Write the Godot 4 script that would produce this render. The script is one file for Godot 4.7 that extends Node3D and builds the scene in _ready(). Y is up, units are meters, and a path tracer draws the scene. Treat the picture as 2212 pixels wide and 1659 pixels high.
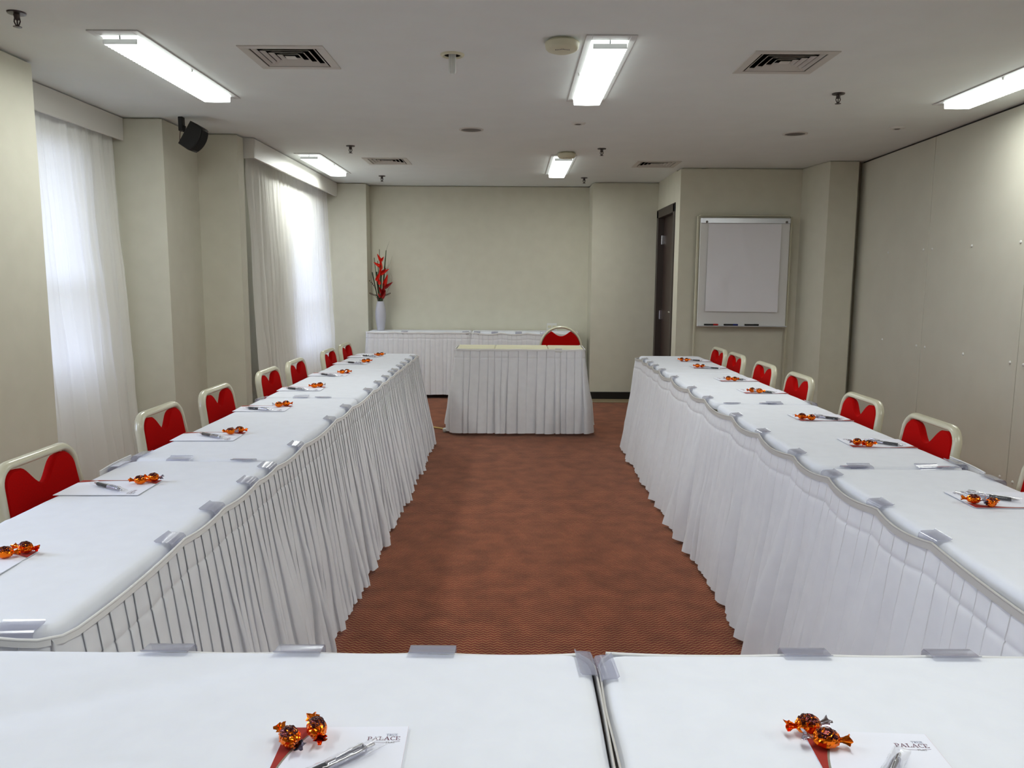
extends Node3D

const HC := 2.412          # ceiling height
const TT := 0.755          # top of the covered tables
const ORD := ["first", "second", "third", "fourth", "fifth", "sixth", "seventh", "eighth", "ninth", "tenth", "eleventh", "twelfth", "thirteenth", "fourteenth", "fifteenth", "sixteenth", "seventeenth", "eighteenth"]

var used := {}
var rng := RandomNumberGenerator.new()
var noise := FastNoiseLite.new()
var M := {}

# ---------------------------------------------------------------- helpers
func begin() -> SurfaceTool:
	var st := SurfaceTool.new()
	st.begin(Mesh.PRIMITIVE_TRIANGLES)
	st.set_smooth_group(-1)
	return st

func done(st: SurfaceTool) -> ArrayMesh:
	st.generate_normals()
	return st.commit()

func numbered(n: String) -> String:
	var k: int = used.get(n, -1) + 1
	used[n] = k
	return n if k == 0 else "%s_%03d" % [n, k]

func tag(o: Node, label: String, category: String, group := "") -> void:
	o.set_meta("label", label)
	o.set_meta("category", category)
	if group != "":
		o.set_meta("group", group)

func thing(called: String, label: String, category: String, at := Vector3.ZERO, group := "") -> Node3D:
	var o := Node3D.new()
	o.name = numbered(called)
	add_child(o)
	o.position = at
	tag(o, label, category, group)
	return o

func part(parent: Node3D, called: String, mesh: Mesh, mat: Material, at := Vector3.ZERO) -> MeshInstance3D:
	var o := MeshInstance3D.new()
	var n := called
	var k := 0
	while parent.has_node(n):
		k += 1
		n = "%s_%03d" % [called, k]
	o.name = n
	o.mesh = mesh
	o.material_override = mat
	o.position = at
	o.cast_shadow = GeometryInstance3D.SHADOW_CASTING_SETTING_ON
	parent.add_child(o)
	return o

func solo(called: String, mesh: Mesh, mat: Material, label: String, category: String, at := Vector3.ZERO, group := "") -> MeshInstance3D:
	var o := MeshInstance3D.new()
	o.name = numbered(called)
	o.mesh = mesh
	o.material_override = mat
	o.position = at
	add_child(o)
	tag(o, label, category, group)
	return o

func struct(called: String, mesh: Mesh, mat: Material, at := Vector3.ZERO) -> MeshInstance3D:
	var o := MeshInstance3D.new()
	o.name = called
	o.mesh = mesh
	o.material_override = mat
	o.position = at
	o.set_meta("kind", "structure")
	add_child(o)
	return o

func copy(src: Node3D, label: String, at: Vector3, turn := 0.0) -> Node3D:
	var base: String = String(src.name).split("_0")[0]
	var o: Node3D = src.duplicate()
	o.name = numbered(base)
	add_child(o)
	o.position = at
	o.rotation.y = turn
	o.set_meta("label", label)
	return o

func face(st: SurfaceTool, pts: Array, outward: Vector3) -> void:
	var n: Vector3 = (pts[2] - pts[0]).cross(pts[1] - pts[0])
	var p := pts.duplicate()
	if n.dot(outward) < 0:
		p.reverse()
	for i in range(1, p.size() - 1):
		st.add_vertex(p[0])
		st.add_vertex(p[i])
		st.add_vertex(p[i + 1])

# chamfered box
func bx(st: SurfaceTool, c: Vector3, s: Vector3, b := 0.0, xf := Transform3D.IDENTITY) -> void:
	var h := s * 0.5
	var bb := minf(b, minf(h.x, minf(h.y, h.z)) * 0.9)
	var T := func(v: Vector3) -> Vector3: return xf * (c + v)
	var R := xf.basis
	for ax in 3:
		var u := (ax + 1) % 3
		var w := (ax + 2) % 3
		for s1 in [-1.0, 1.0]:
			var pts := []
			for q in [[-1, -1], [1, -1], [1, 1], [-1, 1]]:
				var v := Vector3.ZERO
				v[ax] = s1 * h[ax]
				v[u] = q[0] * (h[u] - bb)
				v[w] = q[1] * (h[w] - bb)
				pts.append(T.call(v))
			var o := Vector3.ZERO
			o[ax] = s1
			face(st, pts, R * o)
	if bb <= 0.0:
		return
	for ax in 3:
		var u := (ax + 1) % 3
		var w := (ax + 2) % 3
		for su in [-1.0, 1.0]:
			for sw in [-1.0, 1.0]:
				var pts := []
				for q in [[-1, 0], [1, 0], [1, 1], [-1, 1]]:
					var v := Vector3.ZERO
					v[ax] = q[0] * (h[ax] - bb)
					v[u] = su * (h[u] - (bb if q[1] == 1 else 0.0))
					v[w] = sw * (h[w] - (0.0 if q[1] == 1 else bb))
					pts.append(T.call(v))
				var o := Vector3.ZERO
				o[u] = su
				o[w] = sw
				face(st, pts, R * o)
	for sx in [-1.0, 1.0]:
		for sy in [-1.0, 1.0]:
			for sz in [-1.0, 1.0]:
				face(st, [T.call(Vector3(sx * h.x, sy * (h.y - bb), sz * (h.z - bb))), T.call(Vector3(sx * (h.x - bb), sy * h.y, sz * (h.z - bb))), T.call(Vector3(sx * (h.x - bb), sy * (h.y - bb), sz * h.z))], R * Vector3(sx, sy, sz))

# box by its two corners
func b2(st: SurfaceTool, x0: float, x1: float, y0: float, y1: float, z0: float, z1: float, b := 0.0) -> void:
	bx(st, Vector3((x0 + x1) / 2, (y0 + y1) / 2, (z0 + z1) / 2), Vector3(absf(x1 - x0), absf(y1 - y0), absf(z1 - z0)), b)

func box_mesh(s: Vector3, b := 0.0) -> ArrayMesh:
	var st := begin()
	bx(st, Vector3.ZERO, s, b)
	return done(st)

func tri(st: SurfaceTool, a: Vector3, b: Vector3, c: Vector3, ua := Vector2.ZERO, ub := Vector2.ZERO, uc := Vector2.ZERO) -> void:
	if a.is_equal_approx(b) or b.is_equal_approx(c) or a.is_equal_approx(c):
		return
	st.set_uv(ua); st.add_vertex(a)
	st.set_uv(ub); st.add_vertex(b)
	st.set_uv(uc); st.add_vertex(c)

func grid(st: SurfaceTool, R: Array, closed := false, flip := false) -> void:
	var n: int = R[0].size()
	var m := R.size()
	var cols := n if closed else n - 1
	for i in m - 1:
		for j in cols:
			var k := (j + 1) % n
			var a: Vector3 = R[i][j]
			var b: Vector3 = R[i][k]
			var c: Vector3 = R[i + 1][k]
			var d: Vector3 = R[i + 1][j]
			var u0 := float(j) / cols
			var u1 := float(j + 1) / cols
			var v0 := float(i) / (m - 1)
			var v1 := float(i + 1) / (m - 1)
			var A := Vector2(u0, v0)
			var B := Vector2(u1, v0)
			var C := Vector2(u1, v1)
			var D := Vector2(u0, v1)
			if flip:
				tri(st, a, c, b, A, C, B)
				tri(st, a, d, c, A, D, C)
			else:
				tri(st, a, b, c, A, B, C)
				tri(st, a, c, d, A, C, D)

# swept tube; rad may be a number or an array; sx widens the ring along its first axis
func tube(st: SurfaceTool, path: Array, rad, sides := 10, closed := false, flat := Vector2.ONE, up0 := Vector3.ZERO, caps := true) -> void:
	st.set_smooth_group(0)
	var n := path.size()
	var rows := []
	var prev := Vector3.ZERO
	for i in n:
		var t: Vector3
		if closed:
			t = (path[(i + 1) % n] - path[(i - 1 + n) % n]).normalized()
		else:
			t = (path[mini(i + 1, n - 1)] - path[maxi(i - 1, 0)]).normalized()
		var u: Vector3
		if i == 0:
			u = up0 if up0 != Vector3.ZERO else (Vector3.UP if absf(t.y) < 0.9 else Vector3.RIGHT)
		else:
			u = up0 if up0 != Vector3.ZERO else prev
		u = (u - t * u.dot(t)).normalized()
		prev = u
		var w := t.cross(u)
		var r: float = rad[i] if rad is Array else rad
		var row := []
		for k in sides:
			var a := TAU * k / sides
			row.append(path[i] + u * cos(a) * r * flat.x + w * sin(a) * r * flat.y)
		rows.append(row)
	if closed:
		rows.append(rows[0])
	grid(st, rows, true, true)
	if caps and not closed:
		st.set_smooth_group(-1)
		face(st, rows[0], path[0] - path[1])
		face(st, rows[n - 1], path[n - 1] - path[n - 2])
	st.set_smooth_group(-1)

# profile of (radius, y), turned about the y axis
func lathe(st: SurfaceTool, prof: Array, seg := 32, at := Vector3.ZERO, smooth := true) -> void:
	st.set_smooth_group(0 if smooth else -1)
	var rows := []
	for p in prof:
		var row := []
		for k in seg:
			var a := TAU * k / seg
			row.append(at + Vector3(cos(a) * p.x, p.y, sin(a) * p.x))
		rows.append(row)
	# profile runs upwards: outward faces
	grid(st, rows, true, true)
	st.set_smooth_group(-1)

# hard-edged lathe: every ring pair is a smooth band of its own
func lathe_hard(st: SurfaceTool, prof: Array, seg := 32, at := Vector3.ZERO) -> void:
	for i in prof.size() - 1:
		st.set_smooth_group(i)
		var rows := []
		for p in [prof[i], prof[i + 1]]:
			var row := []
			for k in seg:
				var a := TAU * k / seg
				row.append(at + Vector3(cos(a) * p.x, p.y, sin(a) * p.x))
			rows.append(row)
		grid(st, rows, true, true)
	st.set_smooth_group(-1)

func arc(c: Vector2, r: float, a0: float, a1: float, n: int) -> Array:
	var o := []
	for i in n + 1:
		var a := lerpf(a0, a1, float(i) / n)
		o.append(c + Vector2(cos(a), sin(a)) * r)
	return o

# solid from a 2D outline (x, y), z0..z1, edges softened by e
func slab_outline(st: SurfaceTool, poly: Array, z0: float, z1: float, e: float, xf := Transform3D.IDENTITY) -> void:
	var n := poly.size()
	var area := 0.0
	for i in n:
		area += poly[i].cross(poly[(i + 1) % n])
	var sgn := 1.0 if area > 0 else -1.0
	var inner := []
	for i in n:
		var a: Vector2 = poly[(i - 1 + n) % n]
		var b: Vector2 = poly[i]
		var c: Vector2 = poly[(i + 1) % n]
		var n1 := (b - a).orthogonal().normalized() * sgn
		var n2 := (c - b).orthogonal().normalized() * sgn
		var nn := (n1 + n2)
		nn = nn.normalized() if nn.length() > 0.01 else n1
		inner.append(b + nn * -e * -1.0 * -1.0)
	var ring := func(p: Array, z: float) -> Array:
		var o := []
		for q in p:
			o.append(xf * Vector3(q.x, q.y, z))
		return o
	# test: inner must lie inside; orthogonal() of a ccw outline points outward or inward by engine convention
	var ia := 0.0
	for i in n:
		ia += inner[i].cross(inner[(i + 1) % n])
	if absf(ia) > absf(area):
		for i in n:
			inner[i] = poly[i] * 2.0 - inner[i]
	st.set_smooth_group(1)
	grid(st, [ring.call(inner, z0), ring.call(poly, z0 + (e if z1 > z0 else -e)), ring.call(poly, z1 - (e if z1 > z0 else -e)), ring.call(inner, z1)], true, sgn > 0)
	st.set_smooth_group(-1)
	var pv := PackedVector2Array(inner)
	var idx := Geometry2D.triangulate_polygon(pv)
	var dz := xf.basis * Vector3(0, 0, signf(z1 - z0))
	for k in range(0, idx.size(), 3):
		var f := []
		var g := []
		for q in 3:
			var p2: Vector2 = pv[idx[k + q]]
			f.append(xf * Vector3(p2.x, p2.y, z1))
			g.append(xf * Vector3(p2.x, p2.y, z0))
		face(st, f, dz)
		face(st, g, -dz)

# ---------------------------------------------------------------- materials
func mat(key: String, col: Color, rough := 0.6, metal := 0.0, spec := 0.5) -> StandardMaterial3D:
	var m := StandardMaterial3D.new()
	m.albedo_color = col
	m.roughness = rough
	m.metallic = metal
	m.metallic_specular = spec
	m.resource_name = key
	M[key] = m
	return m

func noise_tex(sz: int, freq: float, seed_: int, lo: Color, hi: Color, oct := 4) -> ImageTexture:
	var f := FastNoiseLite.new()
	f.seed = seed_
	f.frequency = freq
	f.fractal_octaves = oct
	f.noise_type = FastNoiseLite.TYPE_SIMPLEX_SMOOTH
	var g := f.get_seamless_image(sz, sz)
	var im := Image.create(sz, sz, false, Image.FORMAT_RGB8)
	for y in sz:
		for x in sz:
			im.set_pixel(x, y, lo.lerp(hi, g.get_pixel(x, y).r))
	return ImageTexture.create_from_image(im)

func tri_tex(m: StandardMaterial3D, t: Texture2D, scale: float) -> void:
	m.albedo_texture = t
	m.uv1_triplanar = true
	m.uv1_world_triplanar = true
	m.uv1_scale = Vector3.ONE * scale

func carpet_texture() -> ImageTexture:
	var n := 1024                       # covers 1.12 m
	var f := FastNoiseLite.new()
	f.seed = 5
	f.frequency = 0.006
	f.fractal_octaves = 4
	var big := f.get_seamless_image(n, n)
	f.seed = 9
	f.frequency = 0.25
	f.fractal_octaves = 2
	var fine := f.get_seamless_image(n, n)
	var im := Image.create(n, n, false, Image.FORMAT_RGB8)
	var red := Color(0.475, 0.185, 0.145)
	var tan_ := Color(0.60, 0.415, 0.27)
	var brown := Color(0.445, 0.26, 0.185)
	for y in n:
		for x in n:
			var px := float(x) / n * 40.0      # 40 chevrons of 28 mm
			var tri_w := absf(fposmod(px, 1.0) - 0.5) * 2.0
			var fb := fine.get_pixel(x, y).r - 0.5
			var py := float(y) / n * 56.0 + tri_w * 0.6 + fb * 0.35   # 56 rows of 20 mm
			var ph := fposmod(py, 1.0)
			var c: Color
			if ph < 0.36:
				c = red
			elif ph < 0.52:
				c = brown
			elif ph < 0.86:
				c = tan_
			else:
				c = brown
			var k := 1.0 + (big.get_pixel(x, y).r - 0.5) * 0.24 + fb * 0.45
			im.set_pixel(x, y, Color(c.r * k, c.g * k, c.b * k))
	return ImageTexture.create_from_image(im)

func pad_texture() -> ImageTexture:
	var w := 256
	var h := 368
	var im := Image.create(w, h, false, Image.FORMAT_RGB8)
	for y in h:
		var t := float(y) / h
		var q := 1.0 - 2.0 * t
		var bw := (0.0045 + 0.036 * q * q * (1.0 if t < 0.5 else 0.62)) / 0.16 * w
		for x in w:
			var c := Color(0.93, 0.94, 0.985)
			if x < bw:
				c = Color(0.62, 0.17, 0.13)
			elif x < bw + 4.5:
				c = Color(0.55, 0.54, 0.49)
			im.set_pixel(x, y, c)
	return ImageTexture.create_from_image(im)

func make_materials() -> void:
	var m := mat("wall_paint", Color(1, 1, 1), 0.75, 0, 0.3)
	tri_tex(m, noise_tex(256, 0.03, 3, Color(0.825, 0.815, 0.75), Color(0.845, 0.835, 0.77)), 0.7)
	m = mat("partition_paint", Color(1, 1, 1), 0.55, 0, 0.35)
	tri_tex(m, noise_tex(256, 0.02, 4, Color(0.82, 0.81, 0.755), Color(0.84, 0.83, 0.775)), 0.5)
	m = mat("ceiling_paint", Color(1, 1, 1), 0.9, 0, 0.2)
	tri_tex(m, noise_tex(256, 0.02, 7, Color(0.905, 0.922, 0.915), Color(0.92, 0.937, 0.93)), 0.5)
	m = mat("carpet", Color(1, 1, 1), 1.0, 0, 0.1)
	tri_tex(m, carpet_texture(), 1.0 / 1.12)
	m.rim_enabled = true
	m.rim = 0.3
	m = mat("cloth", Color(1, 1, 1), 0.85, 0, 0.25)
	tri_tex(m, noise_tex(256, 0.04, 11, Color(0.90, 0.912, 0.945), Color(0.915, 0.927, 0.96)), 1.3)
	m = mat("skirt_cloth", Color(1, 1, 1), 0.85, 0, 0.25)
	tri_tex(m, noise_tex(256, 0.05, 12, Color(0.895, 0.90, 0.92), Color(0.925, 0.93, 0.945)), 1.0)
	m.backlight_enabled = true
	m.backlight = Color(0.16, 0.16, 0.17)
	mat("hem", Color(0.90, 0.90, 0.90), 0.8)
	mat("hem_grey", Color(0.76, 0.75, 0.735), 0.8)
	m = mat("curtain", Color(0.935, 0.93, 0.90), 0.9, 0, 0.2)
	m.backlight_enabled = true
	m.backlight = Color(0.62, 0.62, 0.62)
	mat("valance_paint", Color(0.86, 0.85, 0.82), 0.45)
	mat("cream_metal", Color(0.80, 0.785, 0.69), 0.22, 0, 0.6)
	m = mat("red_fabric", Color(1, 1, 1), 0.95, 0, 0.2)
	tri_tex(m, noise_tex(256, 0.2, 21, Color(0.64, 0.02, 0.02), Color(0.73, 0.035, 0.03)), 3.0)
	m = mat("clip_plastic", Color(0.68, 0.69, 0.78, 0.33), 0.18, 0, 0.6)
	m.transparency = BaseMaterial3D.TRANSPARENCY_ALPHA
	mat("black_plastic", Color(0.035, 0.035, 0.04), 0.45)
	mat("black_trim", Color(0.03, 0.03, 0.033), 0.4)
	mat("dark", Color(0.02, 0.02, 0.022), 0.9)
	m = mat("door_wood", Color(1, 1, 1), 0.4)
	tri_tex(m, noise_tex(256, 0.03, 31, Color(0.25, 0.20, 0.185), Color(0.30, 0.24, 0.22)), 2.0)
	mat("door_frame", Color(0.24, 0.205, 0.19), 0.4)
	mat("chrome", Color(0.80, 0.80, 0.82), 0.18, 1.0)
	mat("steel", Color(0.55, 0.55, 0.57), 0.35, 0.9)
	mat("bronze", Color(0.28, 0.25, 0.25), 0.35, 0.7)
	mat("white_plastic", Color(0.86, 0.86, 0.84), 0.4)
	mat("ivory_plastic", Color(0.84, 0.825, 0.72), 0.4)
	mat("vent_paint", Color(0.80, 0.79, 0.765), 0.5)
	mat("light_trim", Color(0.82, 0.82, 0.82), 0.4)
	m = mat("grey_metal", Color(0.80, 0.80, 0.80), 0.5)
	m.backlight_enabled = true
	m.backlight = Color(0.7, 0.7, 0.7)
	mat("grille_grey", Color(0.42, 0.40, 0.385), 0.7)
	mat("board_white", Color(0.89, 0.89, 0.885), 0.12, 0, 0.5)
	mat("paper", Color(0.94, 0.94, 0.965), 0.8)
	mat("aluminium", Color(0.82, 0.83, 0.86), 0.3, 0.6)
	mat("board_back", Color(0.76, 0.745, 0.66), 0.5)
	mat("desk_top", Color(0.86, 0.845, 0.73), 0.4)
	mat("ceramic", Color(0.74, 0.74, 0.78), 0.35)
	mat("stem_green", Color(0.20, 0.27, 0.12), 0.6)
	mat("leaf_dark", Color(0.12, 0.17, 0.085), 0.6)
	mat("bract_red", Color(0.93, 0.16, 0.06), 0.5)
	mat("bract_deep", Color(0.66, 0.05, 0.05), 0.5)
	mat("twig", Color(0.30, 0.20, 0.16), 0.7)
	m = mat("pad_print", Color(1, 1, 1), 0.8)
	m.albedo_texture = pad_texture()
	mat("pad_side", Color(0.90, 0.91, 0.95), 0.8)
	mat("print_purple", Color(0.40, 0.22, 0.30), 0.7)
	mat("print_blue", Color(0.42, 0.44, 0.55), 0.7)
	mat("print_grey", Color(0.60, 0.60, 0.60), 0.7)
	mat("pen_silver", Color(0.72, 0.72, 0.76), 0.2, 1.0)
	mat("pen_grip", Color(0.03, 0.035, 0.075), 0.55, 0, 0.25)
	m = mat("sleeve", Color(0.92, 0.93, 0.97, 0.06), 0.08, 0, 0.7)
	m.transparency = BaseMaterial3D.TRANSPARENCY_ALPHA
	mat("foil_orange", Color(0.96, 0.47, 0.10), 0.15, 1.0)
	mat("foil_brown", Color(0.30, 0.13, 0.14), 0.2, 0.9)
	mat("foil_silver", Color(0.80, 0.78, 0.82), 0.2, 1.0)
	mat("marker_red", Color(0.75, 0.08, 0.07), 0.4)
	mat("marker_blue", Color(0.10, 0.15, 0.45), 0.4)
	mat("cord_yellow", Color(0.78, 0.66, 0.36), 0.6)
	mat("stone_strip", Color(0.55, 0.49, 0.38), 0.6)
	mat("cable_brown", Color(0.25, 0.12, 0.08), 0.6)
	m = mat("lens_glow", Color(0.95, 0.95, 0.95), 0.5)
	m.emission_enabled = true
	m.emission = Color(0.96, 1.0, 0.98)
	m.emission_energy_multiplier = 2.6
	m = mat("tube_glass", Color(0.90, 0.91, 0.90), 0.25)
	m = mat("pane", Color(0.9, 0.95, 0.97, 0.08), 0.02)
	m.transparency = BaseMaterial3D.TRANSPARENCY_ALPHA
	mat("window_alu", Color(0.62, 0.62, 0.62), 0.4, 0.3)

# ---------------------------------------------------------------- setting
func wall_piece(st: SurfaceTool, x0: float, x1: float, z0: float, z1: float, y0 := 0.0, y1 := HC, gap := true) -> void:
	# leaves the thin shadow gap that runs under the ceiling
	if y1 >= HC and gap:
		b2(st, x0, x1, y0, HC - 0.011, z0, z1)
		b2(st, x0 + 0.022, x1 - 0.022, HC - 0.011, HC + 0.03, z0 + 0.022, z1 - 0.022)
	else:
		b2(st, x0, x1, y0, y1 if y1 < HC else HC + 0.03, z0, z1)

func build_room() -> void:
	var st := begin()
	b2(st, -3.5, 3.7, -0.12, 0.0, -9.8, 2.9)
	struct("floor", done(st), M.carpet)
	# ceiling slab with square holes for the four air diffusers and a round-ish recess for the downlight
	var holes := []
	for v in vents():
		holes.append([v.x - 0.165, v.x + 0.165, v.y - 0.165, v.y + 0.165])
	holes.append([-0.304 - 0.04, -0.304 + 0.04, -3.934 - 0.04, -3.934 + 0.04])
	var xs := [-3.5, 3.7]
	var zs := [-9.8, 2.9]
	for h in holes:
		xs.append_array([h[0], h[1]])
		zs.append_array([h[2], h[3]])
	xs.sort()
	zs.sort()
	st = begin()
	for j in zs.size() - 1:
		var run := -1e9
		for i in xs.size() - 1:
			var cx: float = (xs[i] + xs[i + 1]) / 2
			var cz: float = (zs[j] + zs[j + 1]) / 2
			var open := false
			for h in holes:
				if cx > h[0] and cx < h[1] and cz > h[2] and cz < h[3]:
					open = true
			if open:
				if run > -1e8:
					b2(st, run, xs[i], HC, HC + 0.14, zs[j], zs[j + 1])
				run = -1e9
			elif run < -1e8:
				run = xs[i]
		if run > -1e8:
			b2(st, run, xs[xs.size() - 1], HC, HC + 0.14, zs[j], zs[j + 1])
	b2(st, -3.5, 3.7, HC + 0.14, HC + 0.2, -9.8, 2.9)
	struct("ceiling", done(st), M.ceiling_paint)
	# left: pillars and two window bays
	st = begin()
	wall_piece(st, -3.3, -2.425, -4.106, -2.75)
	wall_piece(st, -3.3, -2.425, -0.55, 2.7)
	# third window bay, beside the camera, whose daylight falls on the near tables
	b2(st, -3.05, -2.86, 0, 0.80, -2.75, -0.55)
	b2(st, -3.05, -2.86, 2.24, HC + 0.03, -2.75, -0.55)
	b2(st, -3.05, -2.86, 0.80, 2.24, -2.75, -2.10)
	b2(st, -3.05, -2.86, 0.80, 2.24, -1.25, -0.55)
	wall_piece(st, -3.3, -2.377, -6.05, -5.466)
	wall_piece(st, -3.3, -2.075, -6.175, -6.045)
	wall_piece(st, -3.3, -1.678, -9.7, -9.05)
	# window wall of the near bay
	b2(st, -3.05, -2.86, 0, 0.80, -5.47, -4.10)
	b2(st, -3.05, -2.86, 2.24, HC + 0.03, -5.47, -4.10)
	b2(st, -3.05, -2.86, 0.80, 2.24, -5.47, -5.08)
	b2(st, -3.05, -2.86, 0.80, 2.24, -4.46, -4.10)
	# window wall of the far bay
	b2(st, -2.50, -2.30, 0, 0.66, -9.06, -6.17)
	b2(st, -2.50, -2.30, 2.22, HC + 0.03, -9.06, -6.17)
	b2(st, -2.50, -2.30, 0.66, 2.22, -9.06, -8.93)
	b2(st, -2.50, -2.30, 0.66, 2.22, -7.60, -6.17)
	struct("wall_left", done(st), M.wall_paint)
	# back wall, pillar with the door side, flip chart wall, column
	st = begin()
	wall_piece(st, -1.70, 0.858, -9.7, -9.285)
	wall_piece(st, 0.858, 1.80, -9.7, -8.875)
	struct("wall_back", done(st), M.wall_paint)
	st = begin()
	wall_piece(st, 1.58, 1.80, -7.905, -7.70)
	b2(st, 1.58, 1.79, 2.112, HC + 0.03, -8.87, -7.905)
	b2(st, 1.79, 1.95, 0, HC + 0.03, -8.9, -7.8)
	wall_piece(st, 1.80, 3.0, -7.905, -7.70)
	struct("wall_alcove", done(st), M.wall_paint)
	st = begin()
	var col := [Vector2(2.735, -7.72), Vector2(2.806, -7.21), Vector2(3.062, -7.21), Vector2(3.062, -7.9), Vector2(2.735, -7.9)]
	for lev in [[0.0, HC - 0.008, 0.0], [HC - 0.008, HC + 0.03, 0.02]]:
		var bot := []
		var top := []
		for p in col:
			var q: Vector2 = p + (Vector2(2.9, -7.55) - p).normalized() * lev[2]
			bot.append(Vector3(q.x, lev[0], q.y))
			top.append(Vector3(q.x, lev[1], q.y))
		for i in 5:
			var k := (i + 1) % 5
			face(st, [bot[i], bot[k], top[k], top[i]], (bot[i] + bot[k]) / 2 - Vector3(2.9, lev[0], -7.55))
		face(st, top, Vector3.UP)
	b2(st, 3.05, 3.5, 0, HC + 0.03, -7.9, -7.36)
	b2(st, 3.19, 3.6, 0, HC + 0.03, -7.9, -6.8)
	struct("wall_column", done(st), M.wall_paint)
	st = begin()
	b2(st, -3.5, 3.6, 0, HC + 0.03, 2.6, 2.85)
	struct("wall_front", done(st), M.wall_paint)
	# movable partition on the right, slightly out of square
	var pr := Node3D.new()
	pr.name = "wall_right"
	pr.set_meta("kind", "structure")
	add_child(pr)
	pr.position = Vector3(3.124, 0, -7.30)
	var ang := atan(0.043)
	pr.rotation.y = -ang          # local +z runs towards the camera
	st = begin()
	b2(st, 0.012, 0.14, 0, HC + 0.03, 0.004, 10.2)
	part(pr, "core", done(st), M.black_trim)
	var pw := 1.23
	var edges := [0.0]
	var e0 := 1.372
	while e0 < 10.1:
		edges.append(e0)
		e0 += pw
	for i in edges.size() - 1:
		var za: float = edges[i] + 0.003
		var zb: float = edges[i + 1] - 0.003
		st = begin()
		b2(st, 0.0, 0.06, 0.015, HC - 0.014, za, zb, 0.0015)
		var pn := part(pr, "panel", done(st), M.partition_paint)
		for yy in [0.155, 0.866, 1.588]:
			for zz in [za + 0.065, (za + zb) / 2, zb - 0.065]:
				if i == 0 and zz == za + 0.065:
					continue
				st = begin()
				lathe(st, [Vector2(0.0001, 0.006), Vector2(0.005, 0.0055), Vector2(0.009, 0.003), Vector2(0.011, 0.0)], 10)
				var sc := part(pn, "screw", done(st), M.white_plastic, Vector3(-0.0005, yy, zz))
				sc.rotation.z = PI / 2
	# baseboards
	st = begin()
	b2(st, -1.678, 0.86, 0, 0.085, -9.29, -9.262, 0.003)
	b2(st, 0.838, 0.862, 0, 0.085, -9.27, -8.855, 0.003)
	b2(st, 0.838, 1.595, 0, 0.085, -8.88, -8.852, 0.003)
	struct("baseboard_back", done(st), M.black_trim)
	st = begin()
	b2(st, 1.558, 1.582, 0, 0.085, -7.90, -7.68, 0.003)
	b2(st, 1.558, 2.74, 0, 0.085, -7.705, -7.678, 0.003)
	struct("baseboard_alcove", done(st), M.black_trim)
	st = begin()
	b2(st, -2.38, -2.352, 0, 0.085, -6.05, -5.45, 0.003)
	b2(st, -2.43, -2.402, 0, 0.085, -4.12, -2.75, 0.003)
	b2(st, -2.05, -1.63, 0, 0.085, -9.055, -9.028, 0.003)
	struct("baseboard_left", done(st), M.black_trim)
	st = begin()
	b2(st, 0.83, 1.60, 0.0, 0.006, -8.86, -8.62, 0.002)
	struct("trim_1", done(st), M.stone_strip)
	# door
	var dr := Node3D.new()
	dr.name = "door_1"
	dr.set_meta("kind", "structure")
	add_child(dr)
	dr.position = Vector3(1.58, 0, -8.38)
	st = begin()
	b2(st, -0.012, 0.21, 0, 2.10, -0.485, -0.40, 0.003)
	b2(st, -0.012, 0.21, 0, 2.10, 0.40, 0.475, 0.003)
	b2(st, -0.012, 0.21, 2.02, 2.108, -0.485, 0.475, 0.003)
	part(dr, "door_frame", done(st), M.door_frame)
	var leaf := part(dr, "door_leaf", box_mesh(Vector3(0.036, 2.02, 0.80), 0.002), M.door_wood, Vector3(0.075, 1.012, 0.0))
	st = begin()
	tube(st, [Vector3(-0.02, 0, 0), Vector3(-0.05, 0, 0), Vector3(-0.06, 0, -0.012), Vector3(-0.06, 0, -0.13)], 0.010, 8)
	lathe(st, [Vector2(0.024, -0.006), Vector2(0.024, 0.0)], 16, Vector3.ZERO)
	part(leaf, "handle", done(st), M.chrome, Vector3(0, 0.012, 0.345))
	st = begin()
	bx(st, Vector3(-0.02, 0, 0), Vector3(0.006, 0.045, 0.028), 0.003)
	part(leaf, "lock", done(st), M.chrome, Vector3(0, -0.062, 0.335))
	for hy in [0.968, 1.786, 0.2]:
		part(dr, "hinge", box_mesh(Vector3(0.03, 0.10, 0.018), 0.003), M.chrome, Vector3(0.043, hy, -0.393))
	# windows
	window_unit("window_1", Vector3(-2.97, 0, 0), -5.08, -4.46, 0.80, 2.24, 1.32, 0.10)
	window_unit("window_3", Vector3(-2.97, 0, 0), -2.10, -1.25, 0.80, 2.24, 1.32, 0.10)
	window_unit("window_2", Vector3(-2.42, 0, 0), -8.93, -7.60, 0.66, 2.22, 1.12, 0.06)

func window_unit(n: String, at: Vector3, z0: float, z1: float, y0: float, y1: float, ty: float, th: float) -> void:
	var w := Node3D.new()
	w.name = n
	w.set_meta("kind", "structure")
	add_child(w)
	w.position = at
	var st := begin()
	b2(st, -0.03, 0.03, y0, y0 + 0.045, z0, z1, 0.003)
	b2(st, -0.03, 0.03, y1 - 0.045, y1, z0, z1, 0.003)
	b2(st, -0.03, 0.03, y0, y1, z0, z0 + 0.045, 0.003)
	b2(st, -0.03, 0.03, y0, y1, z1 - 0.045, z1, 0.003)
	part(w, "window_frame", done(st), M.window_alu)
	part(w, "transom", box_mesh(Vector3(0.05, th, z1 - z0 - 0.08), 0.003), M.window_alu, Vector3(0, ty, (z0 + z1) / 2))
	for r in [[y0 + 0.03, ty], [ty, y1 - 0.03]]:
		part(w, "pane", box_mesh(Vector3(0.005, r[1] - r[0], z1 - z0 - 0.06)), M.pane, Vector3(0, (r[0] + r[1]) / 2, (z0 + z1) / 2))

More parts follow.
